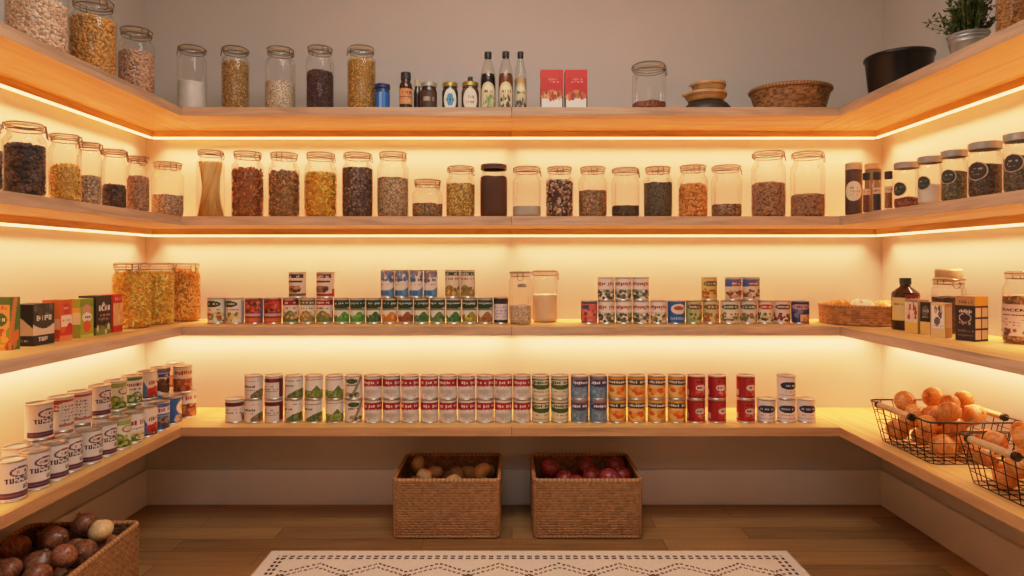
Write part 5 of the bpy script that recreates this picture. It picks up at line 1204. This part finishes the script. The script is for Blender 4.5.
cv = Cv(24, 10, (120, 40, 28)); cv.scrib(.1, .9, .5, .4, (190, 120, 84), 2); patch(t, 'neck_label', rb, R(10), .119, .034, .013, cv, 'rect')
t = pos_jar(1.545, 2.275, S3, .052, .196, 'darkseed', .125, 'clip jar with a cream cover behind the cartons', GR, rz=R(120), nr=.86, flat=True)
MB().lathe([(.0001, .1965), (.040, .1965), (.042, .199), (.042, .222), (.038, .226), (.0001, .226)], 32).build('cream_cover', plain('cream_cover', (228, 208, 176), .6), t)
t = pos_jar(1.571, 1.978, S3, .051, .222, 'brownseed', .145, 'big jar with a printed white label at the picture edge', GR, rz=R(-20), nr=.80)
cv = Cv(70, 44, (214, 200, 190)); cv.text(.10, .78, .10, .09, 'TRACER', (70, 50, 60)).scrib(.2, .7, .66, .06, (60, 40, 46), 3, .95)
for i in range(3): cv.scrib(.1, .9, .52 - i * .09, .03, (150, 130, 126), i)
cv.spots(.05, .95, .03, .2, [(110, 60, 60), (140, 90, 80), (90, 60, 50)], 20, .05, 2)
patch(t, 'paper_label', .051, -math.atan2(1.571, 1.978) - R(2), .073, .062, .048, cv, 'rect')

# ---------------------------------------------------------------- black pot, plant and jar on the top shelf, right
X, Y, r = solve_round(863, 936.5, xedge=XSR, side=1)
t = thing('cooking_pot', 'wide black pot on the top shelf by the right wall', 'pot', (X, Y, zb), 0)
hp = .142
BLK = plain('black_enamel', (13, 11, 11), .3, spec=.35)
MB().lathe([(.0001, .001), (r * .80, .001), (r * .85, .006), (r * .96, hp - .014), (r * .97, hp - .012), (r, hp - .010), (r, hp - .002), (r - .003, hp), (r - .006, hp - .002), (r * .93, hp - .014), (r * .80, .008), (.0001, .006)], 56).build('pot_body', BLK, t)
X, Y, r = solve_round(946, 991, xedge=XSR, side=1)
hp = wz(35, Y) - zb
t = thing('potted_herb', 'leafy green herb in a galvanized pot on the top shelf', 'plant', (X, Y, zb), 0)
MB().lathe([(.0001, .001), (r * .74, .001), (r * .76, .004), (r * .88, hp * .55), (r * .92, hp * .60), (r * .90, hp * .66), (r * .93, hp * .76), (r * .96, hp * .80), (r * .94, hp * .86), (r, hp - .004), (r, hp), (r - .003, hp), (r * .9, hp - .02), (.0001, hp - .02)], 48).build('pot', plain('galvanized', (150, 150, 150), .45, .6, vary=.12, scale=12), t)
MB().lathe([(r * .88, hp - .016), (r * .4, hp - .010), (.0001, hp - .008)], 24).build('soil', grainy('soil', [(50, 36, 26), (70, 52, 38)], 120), t)
q = random.Random(5); fol, stm = MB(), MB()
lf = np.array([(0, 0, 0), (.35, .22, .04), (1, 0, 0), (.35, -.22, .04)])
for i in range(150):
    az = q.uniform(0, 6.283); tl = q.uniform(.02, .85); tl = min(tl, .35) if math.sin(az) < -.25 else tl; ln = q.uniform(.085, .16) * (1 - .2 * tl)
    p0 = np.array([q.uniform(-.6, .6) * r * math.cos(az), .6 * r * math.sin(az) * q.random(), hp - .015]); dr = np.array([math.cos(az) * math.sin(tl), math.sin(az) * math.sin(tl), math.cos(tl)])
    mid = p0 + dr * ln * .5; end = p0 + dr * ln + np.array([0, 0, -.02 * tl])
    stm.tube([p0, mid, end], [.0014, .0011, .0006], 4)
    for k in range(11):
        u = .25 + .75 * k / 10; b0 = p0 + (end - p0) * u
        a2 = q.uniform(0, 6.283); e2 = q.uniform(.1, 1.0)
        dx = np.array([math.cos(a2) * math.cos(e2), math.sin(a2) * math.cos(e2), math.sin(e2)]); dy = np.cross(dx, (0.2, .1, 1)); dy /= np.linalg.norm(dy); dz = np.cross(dx, dy)
        sc = q.uniform(.013, .022); fol.add(b0 + sc * (lf[:, :1] * dx + lf[:, 1:2] * dy + lf[:, 2:] * dz), [(0, 1, 2, 3)])
fol.build('foliage', island('herb_leaf', [(42, 62, 26), (70, 92, 40), (54, 76, 34), (92, 110, 56)], .5), t, smooth=False); stm.build('stems', plain('herb_stem', (80, 90, 48), .7), t)
X, Y, r = solve_round(995, 1026, xedge=XSR + .035, side=1)
t = clip_jar(X, Y, S1, r, .26, 'amber', .20, 'jar of amber beans behind the potted herb', G1, R(80))

# ---------------------------------------------------------------- rug
RX0, RX1, RY1, RY0 = -.882, 1.008, 2.363, .95
cs_ = .0055; nu, nv = int((RX1 - RX0) / cs_), int((RY1 - RY0) / cs_)
cv = Cv(nu, nv, (232, 221, 198))
XX, YY = (np.arange(nu) + .5) * cs_, (nv - np.arange(nv) - .5) * cs_     # from left edge, from back edge
XX, YY = np.meshgrid(XX, YY)
W_ = RX1 - RX0
ink = (92, 66, 50)
edge = np.minimum(np.minimum(XX, W_ - XX), YY)
tb = np.where(edge == YY, XX, YY)
for lo in (.036, .056):
    cv.put((edge > lo) & (edge < lo + .011) & ((tb % .0275) < .0165), ink)
inn = edge > .082
px_ = .21
tri = np.abs(((XX - .10) % px_) / px_ - .5) * 2        # zigzag rows
for k in range(8):
    base = .100 + .17 * k
    for off in (0, .028):
        yv = base + off + tri * .062
        cv.put(inn & (np.abs(YY - yv) < .0055) & ((XX % .0165) < .011), ink if off == 0 else (130, 98, 76))
    yv = base + .165 - tri * .062
    cv.put(inn & (np.abs(YY - yv) < .0055) & ((XX % .0165) < .011), ink)
    cd = np.abs(((XX - .10 + px_ / 2) % px_) - px_ / 2) + np.abs(YY - base - .062 - .03)
    cv.put(inn & (cd < .018) & (cd > .008), ink)
noise = 1 + .10 * (nrg.random((nv, nu, 1)) - .5); cv.a = np.clip(cv.a * noise, 0, 1)
U, V = np.meshgrid(np.linspace(RX0, RX1, nu + 1), np.linspace(RY0, RY1, nv + 1))
Z = .0075 + .0012 * nrg.random(U.shape)
t = thing('woven_rug', 'cream rug with brown zigzag pattern on the plank floor', 'rug', (0, 0, 0))
MB().grid(np.stack([U, V, Z], 2), nu + 1, nv + 1).build('rug_pile', painted('rug_wool', .95, .1), t, facecol=cv.a.reshape(-1, 3), angle=None)
hem = MB(); pr = [(RX0, RY0, .0045), (RX1, RY0, .0045), (RX1, RY1, .0045), (RX0, RY1, .0045)]
for i in range(4): hem.tube([pr[i], pr[(i + 1) % 4]], .0045, 8)
hem.build('bound_edge', plain('rug_hem', (198, 178, 150), .95), t)

# ---------------------------------------------------------------- light and camera
def area(name, loc, rot, sx, sy, e, c):
    li = bpy.data.lights.new(name, 'AREA'); li.shape = 'RECTANGLE'; li.size = sx; li.size_y = sy; li.energy = e; li.color = c
    o = bpy.data.objects.new(name, li); col.objects.link(o); o.location = loc; o.rotation_euler = rot; return o
area('fill_lamp', (0.0, -0.75, 2.62), (R(50), 0, 0), 1.6, 0.7, 11.5, (1.0, .96, .91))  # added fill light behind the camera, unseen, tilted at the shelves
area('fill_lamp', (0.0, 1.25, 2.70), (0, 0, 0), 1.2, 0.6, 31, (1.0, .94, .87))  # added unseen fill light, brightens rug and floor from above
w = bpy.data.worlds.new('World'); bpy.context.scene.world = w; w.use_nodes = True
w.node_tree.nodes['Background'].inputs[0].default_value = (.5, .4, .3, 1); w.node_tree.nodes['Background'].inputs[1].default_value = .05
cam = bpy.data.cameras.new('camera'); cam.sensor_width = 36; cam.lens = F / 1024 * 36; cam.shift_y = -24 / 1024; cam.clip_start = .02
co = bpy.data.objects.new('camera', cam); col.objects.link(co); co.location = (0, 0, E); co.rotation_euler = (R(90), 0, 0)
sc = bpy.context.scene; sc.camera = co
sc.view_settings.view_transform = 'Standard'; sc.view_settings.look = 'None'; sc.view_settings.exposure = 0.0
sc.view_settings.use_curve_mapping = True       # soft highlight shoulder, like a camera's
cm = sc.view_settings.curve_mapping; cm.white_level = (5, 5, 5)
cu = cm.curves[3]
cu.points[0].location = (0, 0); cu.points[1].location = (1, 1.0)
for x_, y_ in ((.3, .31), (.6, .58), (.9, .73), (1.3, .83), (2.0, .93), (3.2, .975)): cu.points.new(x_ / 5, y_)
cm.update()
sc.cycles.transparent_max_bounces = 32; sc.cycles.max_bounces = 10; sc.cycles.diffuse_bounces = 6
sc.cycles.sample_clamp_indirect = 6.0; sc.cycles.caustics_reflective = False; sc.cycles.caustics_refractive = False
sc.cycles.use_denoising = True
